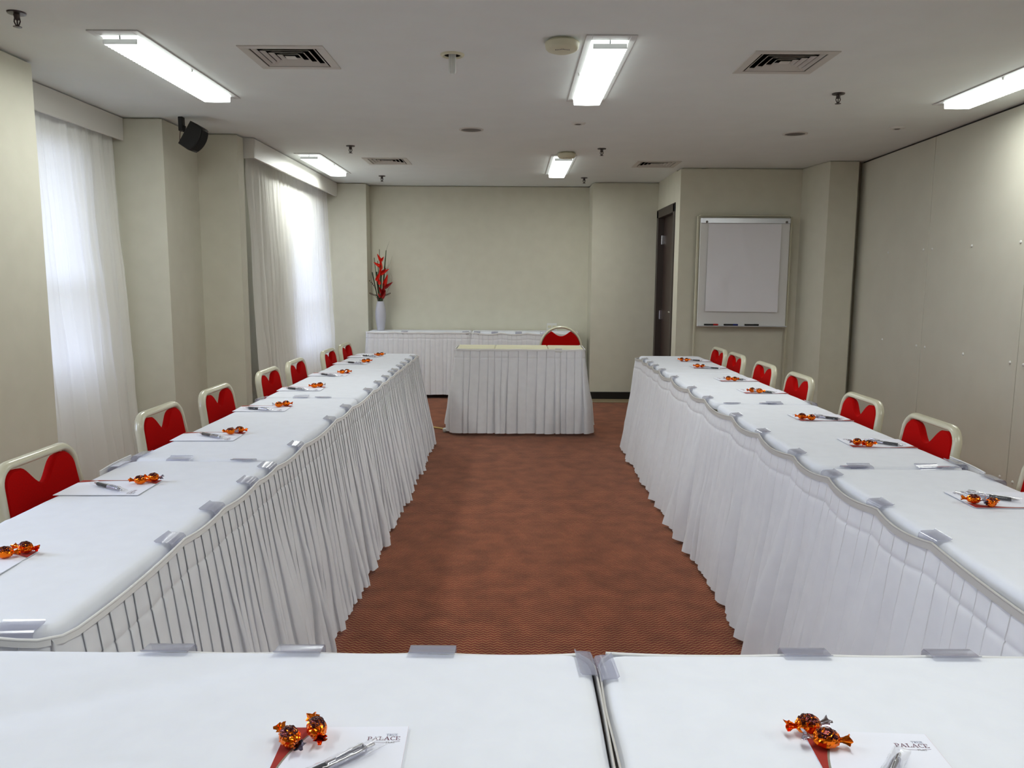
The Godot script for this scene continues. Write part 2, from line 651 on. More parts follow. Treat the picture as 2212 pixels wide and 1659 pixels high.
# ---------------------------------------------------------------- curtains
func curtain_mesh(z0: float, z1: float, xt: float, xb: float, yt: float, yb: float, folds: int, amp: float, seed_: int, lean: float) -> ArrayMesh:
	var f := FastNoiseLite.new()
	f.seed = seed_
	f.frequency = 1.0
	var r := RandomNumberGenerator.new()
	r.seed = seed_
	var ph := []
	var am := []
	for i in folds + 2:
		ph.append(r.randf_range(0.75, 1.25))
		am.append(r.randf_range(0.35, 1.25))
	var cum := [0.0]
	for i in folds:
		cum.append(cum[i] + ph[i])
	var tot: float = cum[folds]
	var per := 14
	var rows := []
	var nv := 22
	for iv in nv + 1:
		var v := float(iv) / nv
		var row := []
		for k in folds:
			for q in per:
				var t := float(q) / per
				var s: float = (cum[k] + ph[k] * t) / tot
				# folds gather under the heading and drift as they fall
				var s2 := s + lean * v * sin(PI * s) * 0.5 + 0.012 * f.get_noise_2d(s * 5.0, v * 1.3) * v
				var a: float = lerpf(am[k], am[(k + 1) % folds], t)
				var wv := 0.5 - 0.5 * cos(TAU * t)
				wv = pow(wv, 0.8)
				var fine := 0.5 * sin(TAU * t * 3.0 + k) * (1.0 - v) * 0.35
				var x := lerpf(xt, xb, v * v * 0.5 + v * 0.5) + amp * (a * wv * (0.45 + 0.75 * v) + fine) + 0.02 * f.get_noise_2d(s * 7.0 + 30.0, v * 2.0)
				row.append(Vector3(x, lerpf(yt, yb, v), lerpf(z0, z1, s2)))
		row.append(Vector3(lerpf(xt, xb, v), lerpf(yt, yb, v), z1))
		rows.append(row)
	var st := begin()
	st.set_smooth_group(0)
	grid(st, rows, false, false)
	return done(st)

func build_curtains() -> void:
	var c := thing("curtain", "sheer off-white curtain over the near window beside the black loudspeaker", "curtain", Vector3(-2.68, 0.02, -4.8), "sheer window curtains")
	part(c, "fabric", curtain_mesh(0.66, -0.655, -0.045, 0.04, 2.36, 0.0, 10, 0.05, 41, 0.10), M.curtain)
	var st := begin()
	tube(st, [Vector3(-0.03, 2.365, 0.66), Vector3(-0.03, 2.365, -0.66)], 0.012, 8)
	part(c, "rail", done(st), M.white_plastic)
	c = thing("curtain", "sheer off-white curtain over the far window lit by the ceiling lamp", "curtain", Vector3(-2.12, 0.02, -7.6), "sheer window curtains")
	part(c, "fabric", curtain_mesh(1.185, -1.43, -0.02, 0.05, 2.36, 0.0, 22, 0.05, 43, 0.02), M.curtain)
	st = begin()
	tube(st, [Vector3(-0.01, 2.365, 1.3), Vector3(-0.01, 2.365, -1.43)], 0.012, 8)
	part(c, "rail", done(st), M.white_plastic)
	# boxed valances
	st = begin()
	b2(st, -2.655, -2.637, 2.258, HC - 0.006, -5.463, -4.11, 0.002)
	solo("valance", done(st), M.valance_paint, "white board valance above the near window curtain", "valance", Vector3.ZERO, "curtain valances")
	st = begin()
	b2(st, -2.02, -2.0, 2.258, HC - 0.006, -9.045, -6.205, 0.002)
	b2(st, -2.095, -2.0, 2.258, HC - 0.006, -6.222, -6.20, 0.002)
	solo("valance", done(st), M.valance_paint, "white board valance above the far window with a lamp-lit patch", "valance", Vector3.ZERO, "curtain valances")

# ---------------------------------------------------------------- ceiling
func vents() -> Array:
	return [Vector2(-1.092, -3.998), Vector2(1.316, -4.04), Vector2(-1.167, -7.39), Vector2(1.302, -7.49)]

func build_light(at: Vector3, label: String) -> void:
	# at: middle of the fitting on the ceiling; runs along z
	var o := thing("ceiling_light", label, "ceiling light", at, "fluorescent ceiling lights")
	var st := begin()
	b2(st, -0.113, -0.083, -0.006, 0.0, -0.65, 0.65, 0.002)
	b2(st, 0.083, 0.113, -0.006, 0.0, -0.65, 0.65, 0.002)
	b2(st, -0.084, 0.084, -0.006, 0.0, -0.65, -0.585, 0.002)
	b2(st, -0.084, 0.084, -0.006, 0.0, 0.585, 0.65, 0.002)
	part(o, "trim_frame", done(st), M.light_trim)
	# drop lens with ribbed long sides
	st = begin()
	var ribs := 40
	var L := 0.575
	for s in [-1.0, 1.0]:
		for i in ribs:
			var za := lerpf(-L, L, float(i) / ribs)
			var zb := lerpf(-L, L, float(i + 1) / ribs)
			var zm := (za + zb) / 2
			for seg in [[za, zm, 0.076, 0.083], [zm, zb, 0.083, 0.076]]:
				face(st, [Vector3(s * seg[2], -0.001, seg[0]), Vector3(s * seg[3], -0.001, seg[1]), Vector3(s * (seg[3] - 0.006), -0.040, seg[1]), Vector3(s * (seg[2] - 0.006), -0.040, seg[0])], Vector3(s, -0.1, 0))
				face(st, [Vector3(0, -0.042, seg[0]), Vector3(0, -0.042, seg[1]), Vector3(s * (seg[3] - 0.006), -0.040, seg[1]), Vector3(s * (seg[2] - 0.006), -0.040, seg[0])], Vector3.DOWN)
	for s in [-1.0, 1.0]:
		face(st, [Vector3(-0.079, -0.001, s * L), Vector3(0.079, -0.001, s * L), Vector3(0.073, -0.040, s * L), Vector3(0, -0.042, s * L), Vector3(-0.073, -0.040, s * L)], Vector3(0, 0, s))
	face(st, [Vector3(-0.079, -0.001, -L), Vector3(0.079, -0.001, -L), Vector3(0.079, -0.001, L), Vector3(-0.079, -0.001, L)], Vector3.UP)
	part(o, "lamp_lens", done(st), M.lens_glow)
	for s in [-1.0, 1.0]:
		st = begin()
		b2(st, -0.076, 0.076, -0.040, -0.018, s * (L + 0.002), s * (L + 0.003), 0.0)
		part(o, "end_cap", done(st), M.grey_metal)
		st = begin()
		b2(st, -0.002, 0.002, -0.018, -0.002, s * (L + 0.001), s * (L + 0.006), 0.0005)
		part(o, "hook", done(st), M.dark)
	for s in [-1.0, 1.0]:
		st = begin()
		lathe(st, [Vector2(0.0001, -0.014), Vector2(0.005, -0.012), Vector2(0.006, -0.004), Vector2(0.006, 0.0)], 8)
		part(o, "clip", done(st), M.white_plastic, Vector3(s * 0.092, -0.005, 0.02))
	var l := AreaLight3D.new()
	l.name = "lamp_glow"
	l.area_size = Vector2(0.15, 1.13)
	l.light_energy = LAMP
	l.light_color = Color(0.985, 1.0, 0.985)
	l.shadow_enabled = true
	l.area_range = 14.0
	l.area_attenuation = 2.0
	o.add_child(l)
	l.position = Vector3(0, -0.046, 0)
	l.rotation.x = -PI / 2

func build_vent(c: Vector2, label: String) -> void:
	var o := thing("air_diffuser", label, "air vent", Vector3(c.x, HC, c.y), "square ceiling air diffusers")
	var st := begin()
	# flat outer flange
	b2(st, -0.20, 0.20, -0.005, 0.001, -0.20, -0.158, 0.0015)
	b2(st, -0.20, 0.20, -0.005, 0.001, 0.158, 0.20, 0.0015)
	b2(st, -0.20, -0.158, -0.005, 0.001, -0.158, 0.158, 0.0015)
	b2(st, 0.158, 0.20, -0.005, 0.001, -0.158, 0.158, 0.0015)
	part(o, "flange", done(st), M.vent_paint)
	# dark duct box above
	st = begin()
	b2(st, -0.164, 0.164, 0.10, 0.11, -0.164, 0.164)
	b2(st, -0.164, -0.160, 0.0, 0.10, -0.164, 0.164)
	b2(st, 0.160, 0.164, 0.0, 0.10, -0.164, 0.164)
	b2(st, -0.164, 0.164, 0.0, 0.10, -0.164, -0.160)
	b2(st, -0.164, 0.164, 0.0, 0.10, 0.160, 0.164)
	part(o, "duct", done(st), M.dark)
	# nested sloping louvres
	for k in 4:
		var ro := 0.150 - k * 0.032
		var ri := ro - 0.015
		st = begin()
		for q in 4:
			var R := Basis(Vector3.UP, q * PI / 2)
			var a0 := R * Vector3(-ro, -0.003, ro)
			var a1 := R * Vector3(ro, -0.003, ro)
			var b0 := R * Vector3(-ri, 0.007, ri)
			var b1 := R * Vector3(ri, 0.007, ri)
			var lift := Vector3(0, 0.0016, 0)
			face(st, [a0, a1, b1, b0], R * Vector3(0, -1, -0.6))
			face(st, [a0 + lift, a1 + lift, b1 + lift, b0 + lift], R * Vector3(0, 1, 0.6))
			face(st, [a0, a1, a1 + lift, a0 + lift], R * Vector3(0, 0, 1))
		part(o, "louvre", done(st), M.vent_paint)
	part(o, "centre_plate", box_mesh(Vector3(0.05, 0.003, 0.05), 0.001), M.vent_paint, Vector3(0, -0.001, 0))

func build_ceiling_things() -> void:
	build_light(Vector3(-1.755, HC, -4.23), "lit fluorescent ceiling light near the window, towards the camera")
	build_light(Vector3(0.42, HC, -4.26), "lit fluorescent ceiling light beside the smoke detector, towards the camera")
	build_light(Vector3(2.63, HC, -4.30), "lit fluorescent ceiling light next to the partition wall")
	build_light(Vector3(-1.79, HC, -7.60), "lit fluorescent ceiling light next to the far curtain valance")
	build_light(Vector3(0.42, HC, -7.62), "small looking lit fluorescent ceiling light before the back wall")
	# the row above and behind the camera that lights the near tables
	build_light(Vector3(-1.755, HC, -0.90), "lit fluorescent ceiling light above the camera on the window side")
	build_light(Vector3(0.42, HC, -0.90), "lit fluorescent ceiling light straight above the camera")
	build_light(Vector3(2.45, HC, -0.90), "lit fluorescent ceiling light above the camera on the partition side")
	var vl := ["square air diffuser near the window-side ceiling light, towards the camera", "square air diffuser towards the partition with dark open louvres", "far square air diffuser near the window-side ceiling light", "far square air diffuser in front of the door alcove"]
	var vs := vents()
	for i in 4:
		build_vent(vs[i], vl[i])
	# smoke detectors
	var dets := [[0.207, -3.70, "round ivory smoke detector beside the nearer ceiling light"], [0.433, -6.84, "round ivory smoke detector beside the far ceiling light"]]
	for d in dets:
		var o := thing("smoke_detector", d[2], "smoke detector", Vector3(d[0], HC, d[1]), "ceiling smoke detectors")
		var st := begin()
		lathe_hard(st, [Vector2(0.0001, -0.012), Vector2(0.056, -0.012), Vector2(0.06, -0.008), Vector2(0.06, 0.0)], 36)
		part(o, "base", done(st), M.ivory_plastic)
		st = begin()
		lathe(st, [Vector2(0.0001, -0.052), Vector2(0.045, -0.051), Vector2(0.066, -0.044), Vector2(0.074, -0.036), Vector2(0.078, -0.015), Vector2(0.078, -0.011), Vector2(0.06, -0.010)], 40)
		var body := part(o, "cover", done(st), M.ivory_plastic)
		for k in 10:
			st = begin()
			bx(st, Vector3.ZERO, Vector3(0.004, 0.004, 0.008), 0.0005)
			var sl := part(body, "slot", done(st), M.bronze)
			sl.position = Vector3(-0.03 + 0.0066 * k, -0.0495, 0.046 - absf(k - 4.5) * 0.0025)
	# recessed downlight with a bare compact tube
	var dl := thing("downlight", "recessed downlight with a bare compact tube lamp sticking out", "ceiling light", Vector3(-0.304, HC, -3.934))
	var st2 := begin()
	lathe_hard(st2, [Vector2(0.040, 0.0), Vector2(0.040, -0.004), Vector2(0.046, -0.010), Vector2(0.054, -0.008), Vector2(0.058, -0.001), Vector2(0.058, 0.001)], 36)
	part(dl, "ring", done(st2), M.ivory_plastic)
	st2 = begin()
	lathe_hard(st2, [Vector2(0.039, -0.002), Vector2(0.038, 0.08), Vector2(0.0001, 0.085)], 24)
	part(dl, "reflector", done(st2), M.bronze)
	for s in [-0.0135, -0.0045, 0.0045, 0.0135]:
		st2 = begin()
		tube(st2, [Vector3(s * 0.9, 0.06, 0), Vector3(s * 0.9, -0.078, 0), Vector3(s * 0.85, -0.084, 0), Vector3(s * 0.6, -0.086, 0)], 0.0058, 10)
		part(dl, "lamp_tube", done(st2), M.tube_glass)
	# flush loudspeakers and small spots
	for d in [[-0.317, -5.837, "round grey ceiling loudspeaker above the aisle"], [2.036, -5.927, "round grey ceiling loudspeaker towards the partition"]]:
		var o := thing("ceiling_speaker", d[2], "loudspeaker", Vector3(d[0], HC, d[1]), "flush ceiling loudspeakers")
		var st := begin()
		lathe_hard(st, [Vector2(0.072, -0.001), Vector2(0.074, -0.006), Vector2(0.088, -0.004), Vector2(0.090, 0.0)], 40)
		part(o, "rim", done(st), M.vent_paint)
		st = begin()
		lathe(st, [Vector2(0.0001, -0.004), Vector2(0.05, -0.0035), Vector2(0.073, -0.002), Vector2(0.074, 0.0)], 40)
		part(o, "grille", done(st), M.grille_grey)
	for d in [[0.429, -5.579, "small white ceiling spot behind the nearer middle light"], [2.66, -5.68, "small white ceiling spot close to the partition"]]:
		var o := thing("ceiling_spot", d[2], "ceiling spot", Vector3(d[0], HC, d[1]), "small ceiling spots")
		var st := begin()
		lathe_hard(st, [Vector2(0.026, -0.002), Vector2(0.028, -0.010), Vector2(0.048, -0.006), Vector2(0.052, 0.0)], 32)
		part(o, "ring", done(st), M.white_plastic)
		st = begin()
		lathe(st, [Vector2(0.0001, -0.012), Vector2(0.015, -0.011), Vector2(0.022, -0.006), Vector2(0.026, 0.0)], 20)
		part(o, "eye", done(st), M.grille_grey)
	# sprinklers
	var sp := [[-2.03, -3.362, "sprinkler head by the near left pillar"], [1.842, -4.677, "sprinkler head between the right diffuser and the partition light"], [-1.335, -6.563, "sprinkler head in front of the far window-side diffuser"], [0.706, -6.629, "sprinkler head beside the far smoke detector"], [-1.393, -8.438, "sprinkler head closest to the far window-side corner"], [0.726, -8.494, "sprinkler head closest to the back wall pillar"]]
	for d in sp:
		var o := thing("sprinkler", d[2], "sprinkler", Vector3(d[0], HC, d[1]), "ceiling sprinkler heads")
		var st := begin()
		lathe_hard(st, [Vector2(0.012, -0.009), Vector2(0.034, -0.006), Vector2(0.036, 0.0)], 24)
		part(o, "escutcheon", done(st), M.bronze)
		st = begin()
		lathe_hard(st, [Vector2(0.006, -0.030), Vector2(0.010, -0.026), Vector2(0.013, -0.008)], 12)
		part(o, "nozzle", done(st), M.bronze)
		for s in [-1.0, 1.0]:
			st = begin()
			tube(st, [Vector3(s * 0.010, -0.022, 0), Vector3(s * 0.0125, -0.036, 0), Vector3(s * 0.003, -0.056, 0)], 0.0028, 6)
			part(o, "frame_arm", done(st), M.bronze)
		st = begin()
		tube(st, [Vector3(0, -0.028, 0), Vector3(0, -0.054, 0)], 0.003, 8)
		part(o, "bulb", done(st), M.bronze)
		st = begin()
		lathe_hard(st, [Vector2(0.0001, -0.060), Vector2(0.016, -0.058), Vector2(0.017, -0.056), Vector2(0.0001, -0.055)], 16)
		part(o, "deflector", done(st), M.bronze)
	# black loudspeaker hanging from the ceiling
	var ls := thing("loudspeaker", "small black loudspeaker hanging tilted from the ceiling on a bracket", "loudspeaker", Vector3(-2.238, HC, -5.45))
	var st3 := begin()
	b2(st3, -0.015, 0.015, -0.092, 0.0, -0.022, 0.022, 0.003)
	b2(st3, 0.012, 0.024, -0.10, -0.055, -0.015, 0.015, 0.003)
	part(ls, "bracket", done(st3), M.black_plastic)
	st3 = begin()
	tube(st3, [Vector3(0.018, -0.09, 0), Vector3(0.026, -0.125, 0), Vector3(0.05, -0.135, 0)], 0.007, 8)
	part(ls, "swivel", done(st3), M.black_plastic)
	# cabinet: side outline with a bowed front, turned so that the front looks down into the room
	var prof := [Vector2(-0.055, -0.085), Vector2(-0.055, 0.085), Vector2(0.02, 0.088), Vector2(0.036, 0.082)]
	prof.append_array(arc(Vector2(-0.10, 0.0), 0.155, 0.52, -0.52, 8))
	prof.append_array([Vector2(0.036, -0.082), Vector2(0.02, -0.088)])
	var body := Transform3D(Basis(Vector3.BACK, -0.55), Vector3(0.085, -0.135, 0))
	st3 = begin()
	slab_outline(st3, prof, -0.062, 0.062, 0.006, body)
	part(ls, "cabinet", done(st3), M.black_plastic)
	st3 = begin()
	var gp := []
	for r in 9:
		var a := lerpf(0.48, -0.48, r / 8.0)
		gp.append([body * Vector3(-0.10 + 0.1575 * cos(a), 0.1575 * sin(a), -0.054), body * Vector3(-0.10 + 0.1575 * cos(a), 0.1575 * sin(a), 0.054)])
	st3.set_smooth_group(0)
	grid(st3, gp, false, true)
	part(ls, "grille", done(st3), M.dark)
	st3 = begin()
	tube(st3, [Vector3(-0.011, -0.09, 0), Vector3(-0.016, -0.13, 0), Vector3(-0.018, -0.165, 0), Vector3(-0.006, -0.178, 0), Vector3(0.012, -0.172, 0)], 0.0025, 6)
	part(ls, "cable", done(st3), M.cable_brown)

# ---------------------------------------------------------------- tables
func cloth_mesh(w: float, l: float, seed_: int, ridges := []) -> ArrayMesh:
	# covered top centred on the origin, top at y = 0
	var R := 0.045
	var r := 0.02
	var f := FastNoiseLite.new()
	f.seed = seed_
	f.frequency = 1.0
	var ax := func(len: float, inner: int) -> Array:
		var o := [0.0, 0.004, 0.010, 0.018, 0.030, 0.045]
		for i in inner + 1:
			o.append(lerpf(0.06, len - 0.06, float(i) / inner))
		for q in [0.045, 0.030, 0.018, 0.010, 0.004, 0.0]:
			o.append(len - q)
		return o
	var xs: Array = ax.call(w, 22)
	var zs: Array = ax.call(l, 56)
	var rows := []
	for z in zs:
		var row := []
		for x in xs:
			var dx := minf(x, w - x)
			var dz := minf(z, l - z)
			var px: float = x - w / 2
			var pz: float = z - l / 2
			var d := minf(dx, dz)
			if dx < R and dz < R:
				var v := Vector2(R - dx, R - dz)
				var m := maxf(v.x, v.y)
				var q := v.normalized() * m if v.length() > 0 else v
				px = signf(px) * (w / 2 - R + q.x)
				pz = signf(pz) * (l / 2 - R + q.y)
				d = R - m
			var y := 0.0
			if d < r:
				y = -r + sqrt(maxf(0.0, r * r - (r - d) * (r - d)))
			y += 0.0015 * f.get_noise_2d(px * 3.0, pz * 3.0) + 0.0007 * f.get_noise_2d(px * 9.0 + 50, pz * 7.0)
			for g in ridges:
				# line a-b in (x, z), height, width
				var p := Geometry2D.get_closest_point_to_segment(Vector2(px, pz), g[0], g[1])
				var dd := p.distance_to(Vector2(px, pz))
				y += g[2] * exp(-dd * dd / (g[3] * g[3]))
			row.append(Vector3(px, y - 0.0014, pz))
		rows.append(row)
	var st := begin()
	st.set_smooth_group(0)
	grid(st, rows, false, false)
	# hanging border
	var loop := []
	for j in xs.size():
		loop.append(rows[0][j])
	for i in range(1, zs.size()):
		loop.append(rows[i][xs.size() - 1])
	for j in range(xs.size() - 2, -1, -1):
		loop.append(rows[zs.size() - 1][j])
	for i in range(zs.size() - 2, 0, -1):
		loop.append(rows[i][0])
	var low := []
	for p in loop:
		low.append(Vector3(p.x, -0.034, p.z))
	grid(st, [loop, low], true, true)
	return done(st)

func plain_table(label: String, x0: float, x1: float, z0: float, z1: float, group: String, spots := []) -> void:
	var o := thing("conference_table", label, "table", Vector3((x0 + x1) / 2, 0, (z0 + z1) / 2), group)
	var w := x1 - x0 - 0.05
	var l := z1 - z0 - 0.05
	part(o, "tabletop", box_mesh(Vector3(w, 0.022, l), 0.004), M.desk_top, Vector3(0, TT - 0.0475, 0))
	var feet := spots
	if feet.is_empty():
		feet = [Vector2(-w / 2 + 0.05, -l / 2 + 0.05), Vector2(w / 2 - 0.05, -l / 2 + 0.05), Vector2(-w / 2 + 0.05, l / 2 - 0.05), Vector2(w / 2 - 0.05, l / 2 - 0.05)]
	for p in feet:
		var st := begin()
		tube(st, [Vector3(0, 0, 0), Vector3(0, TT - 0.058, 0)], 0.012, 8)
		part(o, "leg", done(st), M.steel, Vector3(p.x, 0, p.y))

# pleated skirt hung along a path of (x, z) points; clips: distances along the path where it is held up
func skirt(label: String, pts: Array, y_top: float, y_bot: float, flare: float, pleat: float, sag: float, clips: Array, seed_: int, group: String, depth := 0.022, hem_tilt := 0.0) -> void:
	var r := RandomNumberGenerator.new()
	r.seed = seed_
	var f := FastNoiseLite.new()
	f.seed = seed_
	f.frequency = 1.0
	var origin := Vector3(pts[0].x, 0, pts[0].y)
	# dense path with rounded corners
	var path := []
	for i in pts.size():
		if i == 0 or i == pts.size() - 1:
			path.append(pts[i])
			continue
		var a: Vector2 = (pts[i - 1] - pts[i]).normalized()
		var b: Vector2 = (pts[i + 1] - pts[i]).normalized()
		var rr := 0.05
		var p0: Vector2 = pts[i] + a * rr
		var p1: Vector2 = pts[i] + b * rr
		for k in 7:
			var t := k / 6.0
			path.append(p0.lerp(pts[i], t).lerp(pts[i].lerp(p1, t), t))
	var acc := [0.0]
	for i in path.size() - 1:
		acc.append(acc[i] + path[i].distance_to(path[i + 1]))
	var total: float = acc[acc.size() - 1]
	var at := func(s: float) -> Array:
		var q := clampf(s, 0.0, total - 1e-4)
		var i := 0
		while i < acc.size() - 2 and acc[i + 1] < q:
			i += 1
		var t: float = (q - acc[i]) / maxf(acc[i + 1] - acc[i], 1e-6)
		var p: Vector2 = path[i].lerp(path[i + 1], t)
		var d0: Vector2 = (path[i + 1] - path[i]).normalized()
		var d1: Vector2 = d0
		if t > 0.5 and i < path.size() - 2:
			d1 = (path[i + 2] - path[i + 1]).normalized()
			d0 = d0.lerp(d1, t - 0.5).normalized()
		elif t < 0.5 and i > 0:
			d1 = (path[i] - path[i - 1]).normalized()
			d0 = d0.lerp(d1, 0.5 - t).normalized()
		return [p, Vector2(d0.y, -d0.x)]      # outward lies to the right of travel in (x, z)
	var held := clips.duplicate()
	held.append(0.0)
	held.append(total)
	held.sort()
	var dip := func(s: float) -> float:
		for i in held.size() - 1:
			if s >= held[i] and s <= held[i + 1]:
				var t: float = (s - held[i]) / maxf(held[i + 1] - held[i], 1e-5)
				var span: float = held[i + 1] - held[i]
				return sag * minf(1.3, span / 0.3) * 4.0 * t * (1.0 - t)
		return 0.0
	var n := int(total / pleat)
	var ws := []
	var cum := [0.0]
	var deep := []
	var drift := []
	for k in n:
		ws.append(r.randf_range(0.72, 1.28))
		cum.append(cum[k] + ws[k])
		deep.append(r.randf_range(0.35, 1.5))
		drift.append(r.randf_range(-1.0, 1.0))
	var prof := [[0.0, 0.0], [0.10, 0.42], [0.30, 0.74], [0.60, 0.92], [0.90, 1.0], [1.0, 0.93], [0.985, 0.70], [0.90, 0.45], [0.84, 0.18], [0.90, 0.03]]
	var vs := [0.0, 0.03, 0.075, 0.095, 0.101, 0.107, 0.13, 0.18, 0.25, 0.34, 0.45, 0.57, 0.70, 0.84, 0.96, 1.0]
	var rows := []
	for v in vs:
		var row := []
		for k in n:
			for q in prof:
				var u: float = cum[k] + ws[k] * q[0]
				var s: float = u / cum[n] * total
				var sm := f.get_noise_2d(s * 3.2, 4.0)
				var sm2 := f.get_noise_2d(s * 9.0, 40.0 + v * 0.6)
				var open := smoothstep(0.09, 0.8, v)
				# the folds lean and open towards the hem
				var s2: float = s + v * (0.035 * sm + 0.010 * drift[k])
				if q[0] > 0.8 and q[1] < 0.9:
					s2 += open * ws[k] / cum[n] * total * 0.10
				var am: float = lerpf(0.0045, depth * deep[k] * (0.7 + 0.6 * absf(sm2)), open)
				if v <= 0.075:
					am = 0.004
				var fl: float = flare * v * (0.82 + 0.3 * sm2)
				var pn: Array = at.call(s2)
				var off: float = 0.004 + fl + am * q[1]
				if absf(v - 0.101) < 0.001:
					off -= 0.0022
				if v < 0.1:
					off += hem_tilt * dip.call(s) * 1.4
				elif hem_tilt > 0.0:
					off += hem_tilt * dip.call(s) * 1.4 * (1.0 - smoothstep(0.1, 0.5, v))
				var yt: float = y_top - dip.call(clampf(s2, 0, total))
				var yb: float = y_bot + 0.006 * sm2
				row.append(Vector3(pn[0].x + pn[1].x * off, lerpf(yt, yb, v), pn[0].y + pn[1].y * off) - origin)
		rows.append(row)
	var o := thing("table_skirt", label, "table skirt", origin, group)
	var st := begin()
	st.set_smooth_group(0)
	grid(st, rows, false, true)
	part(o, "pleated_drape", done(st), M.skirt_cloth)
	# bound heading: flat tape with a rolled upper edge
	var hp := []
	var steps := int(total / 0.03)
	var outer := []
	var inner := []
	for i in steps + 1:
		var s := total * i / steps
		var pn: Array = at.call(s)
		var y: float = y_top - dip.call(s) + 0.0005
		var off: float = 0.005 + hem_tilt * dip.call(s) * 1.4
		var p: Vector2 = pn[0] + pn[1] * (off + 0.004)
		hp.append(Vector3(p.x, y, p.y) - origin)
		outer.append(Vector3(p.x + pn[1].x * 0.0025, y - 0.001, p.y + pn[1].y * 0.0025) - origin)
		inner.append(Vector3(p.x + pn[1].x * 0.0035, y - (0.017 if hem_tilt > 0.0 else 0.012), p.y + pn[1].y * 0.0035) - origin)
	st = begin()
	tube(st, hp, 0.0032, 6)
	st.set_smooth_group(3)
	grid(st, [outer, inner], false, true)
	part(o, "heading_tape", done(st), M.hem if hem_tilt == 0.0 else M.hem_grey)

func clip_mesh() -> ArrayMesh:
	# plate on the cloth (along x 74 mm), runs over the edge at z = 0 and back under the top; inside is +z
	var st := begin()
	var pr := [Vector2(0.029, 0.0068), Vector2(0.024, 0.0030), Vector2(0.004, 0.0022), Vector2(-0.006, 0.0012), Vector2(-0.0105, -0.004), Vector2(-0.0115, -0.018), Vector2(-0.0105, -0.030), Vector2(-0.004, -0.034), Vector2(0.004, -0.0345)]
	var rows := []
	var rows2 := []
	for i in pr.size():
		var a: Vector2 = pr[maxi(i - 1, 0)]
		var b: Vector2 = pr[mini(i + 1, pr.size() - 1)]
		var nn := (b - a).orthogonal().normalized() * 0.0018
		var hw := 0.037
		rows.append([Vector3(-hw, pr[i].y, pr[i].x), Vector3(hw, pr[i].y, pr[i].x)])
		rows2.append([Vector3(-hw, pr[i].y + nn.y, pr[i].x + nn.x), Vector3(hw, pr[i].y + nn.y, pr[i].x + nn.x)])
	st.set_smooth_group(1)
	grid(st, rows, false, false)
	st.set_smooth_group(2)
	grid(st, rows2, false, true)
	st.set_smooth_group(-1)
	for i in pr.size() - 1:
		for k in 2:
			face(st, [rows[i][k], rows2[i][k], rows2[i + 1][k], rows[i + 1][k]], Vector3(-1 if k == 0 else 1, 0, 0))
	for i in [0, pr.size() - 1]:
		face(st, [rows[i][0], rows[i][1], rows2[i][1], rows2[i][0]], Vector3(0, 0, 1))
	return done(st)

var clip_m: ArrayMesh
func clip(x: float, z: float, turn: float, label: String, group: String, y := TT + 0.0005, depth := 1.0) -> void:
	var o := solo("skirt_clip", clip_m, M.clip_plastic, label, "clip", Vector3(x, y, z), group)
	o.rotation.y = turn
	o.scale.z = depth

const LX0 := -1.262
const LX1 := -0.777
const RX0 := 0.985
const RX1 := 1.473
const LZ := [-6.285, -5.14, -3.905, -2.53, -1.262]
const RZ := [-6.225, -5.05, -3.80, -2.487, -1.255]

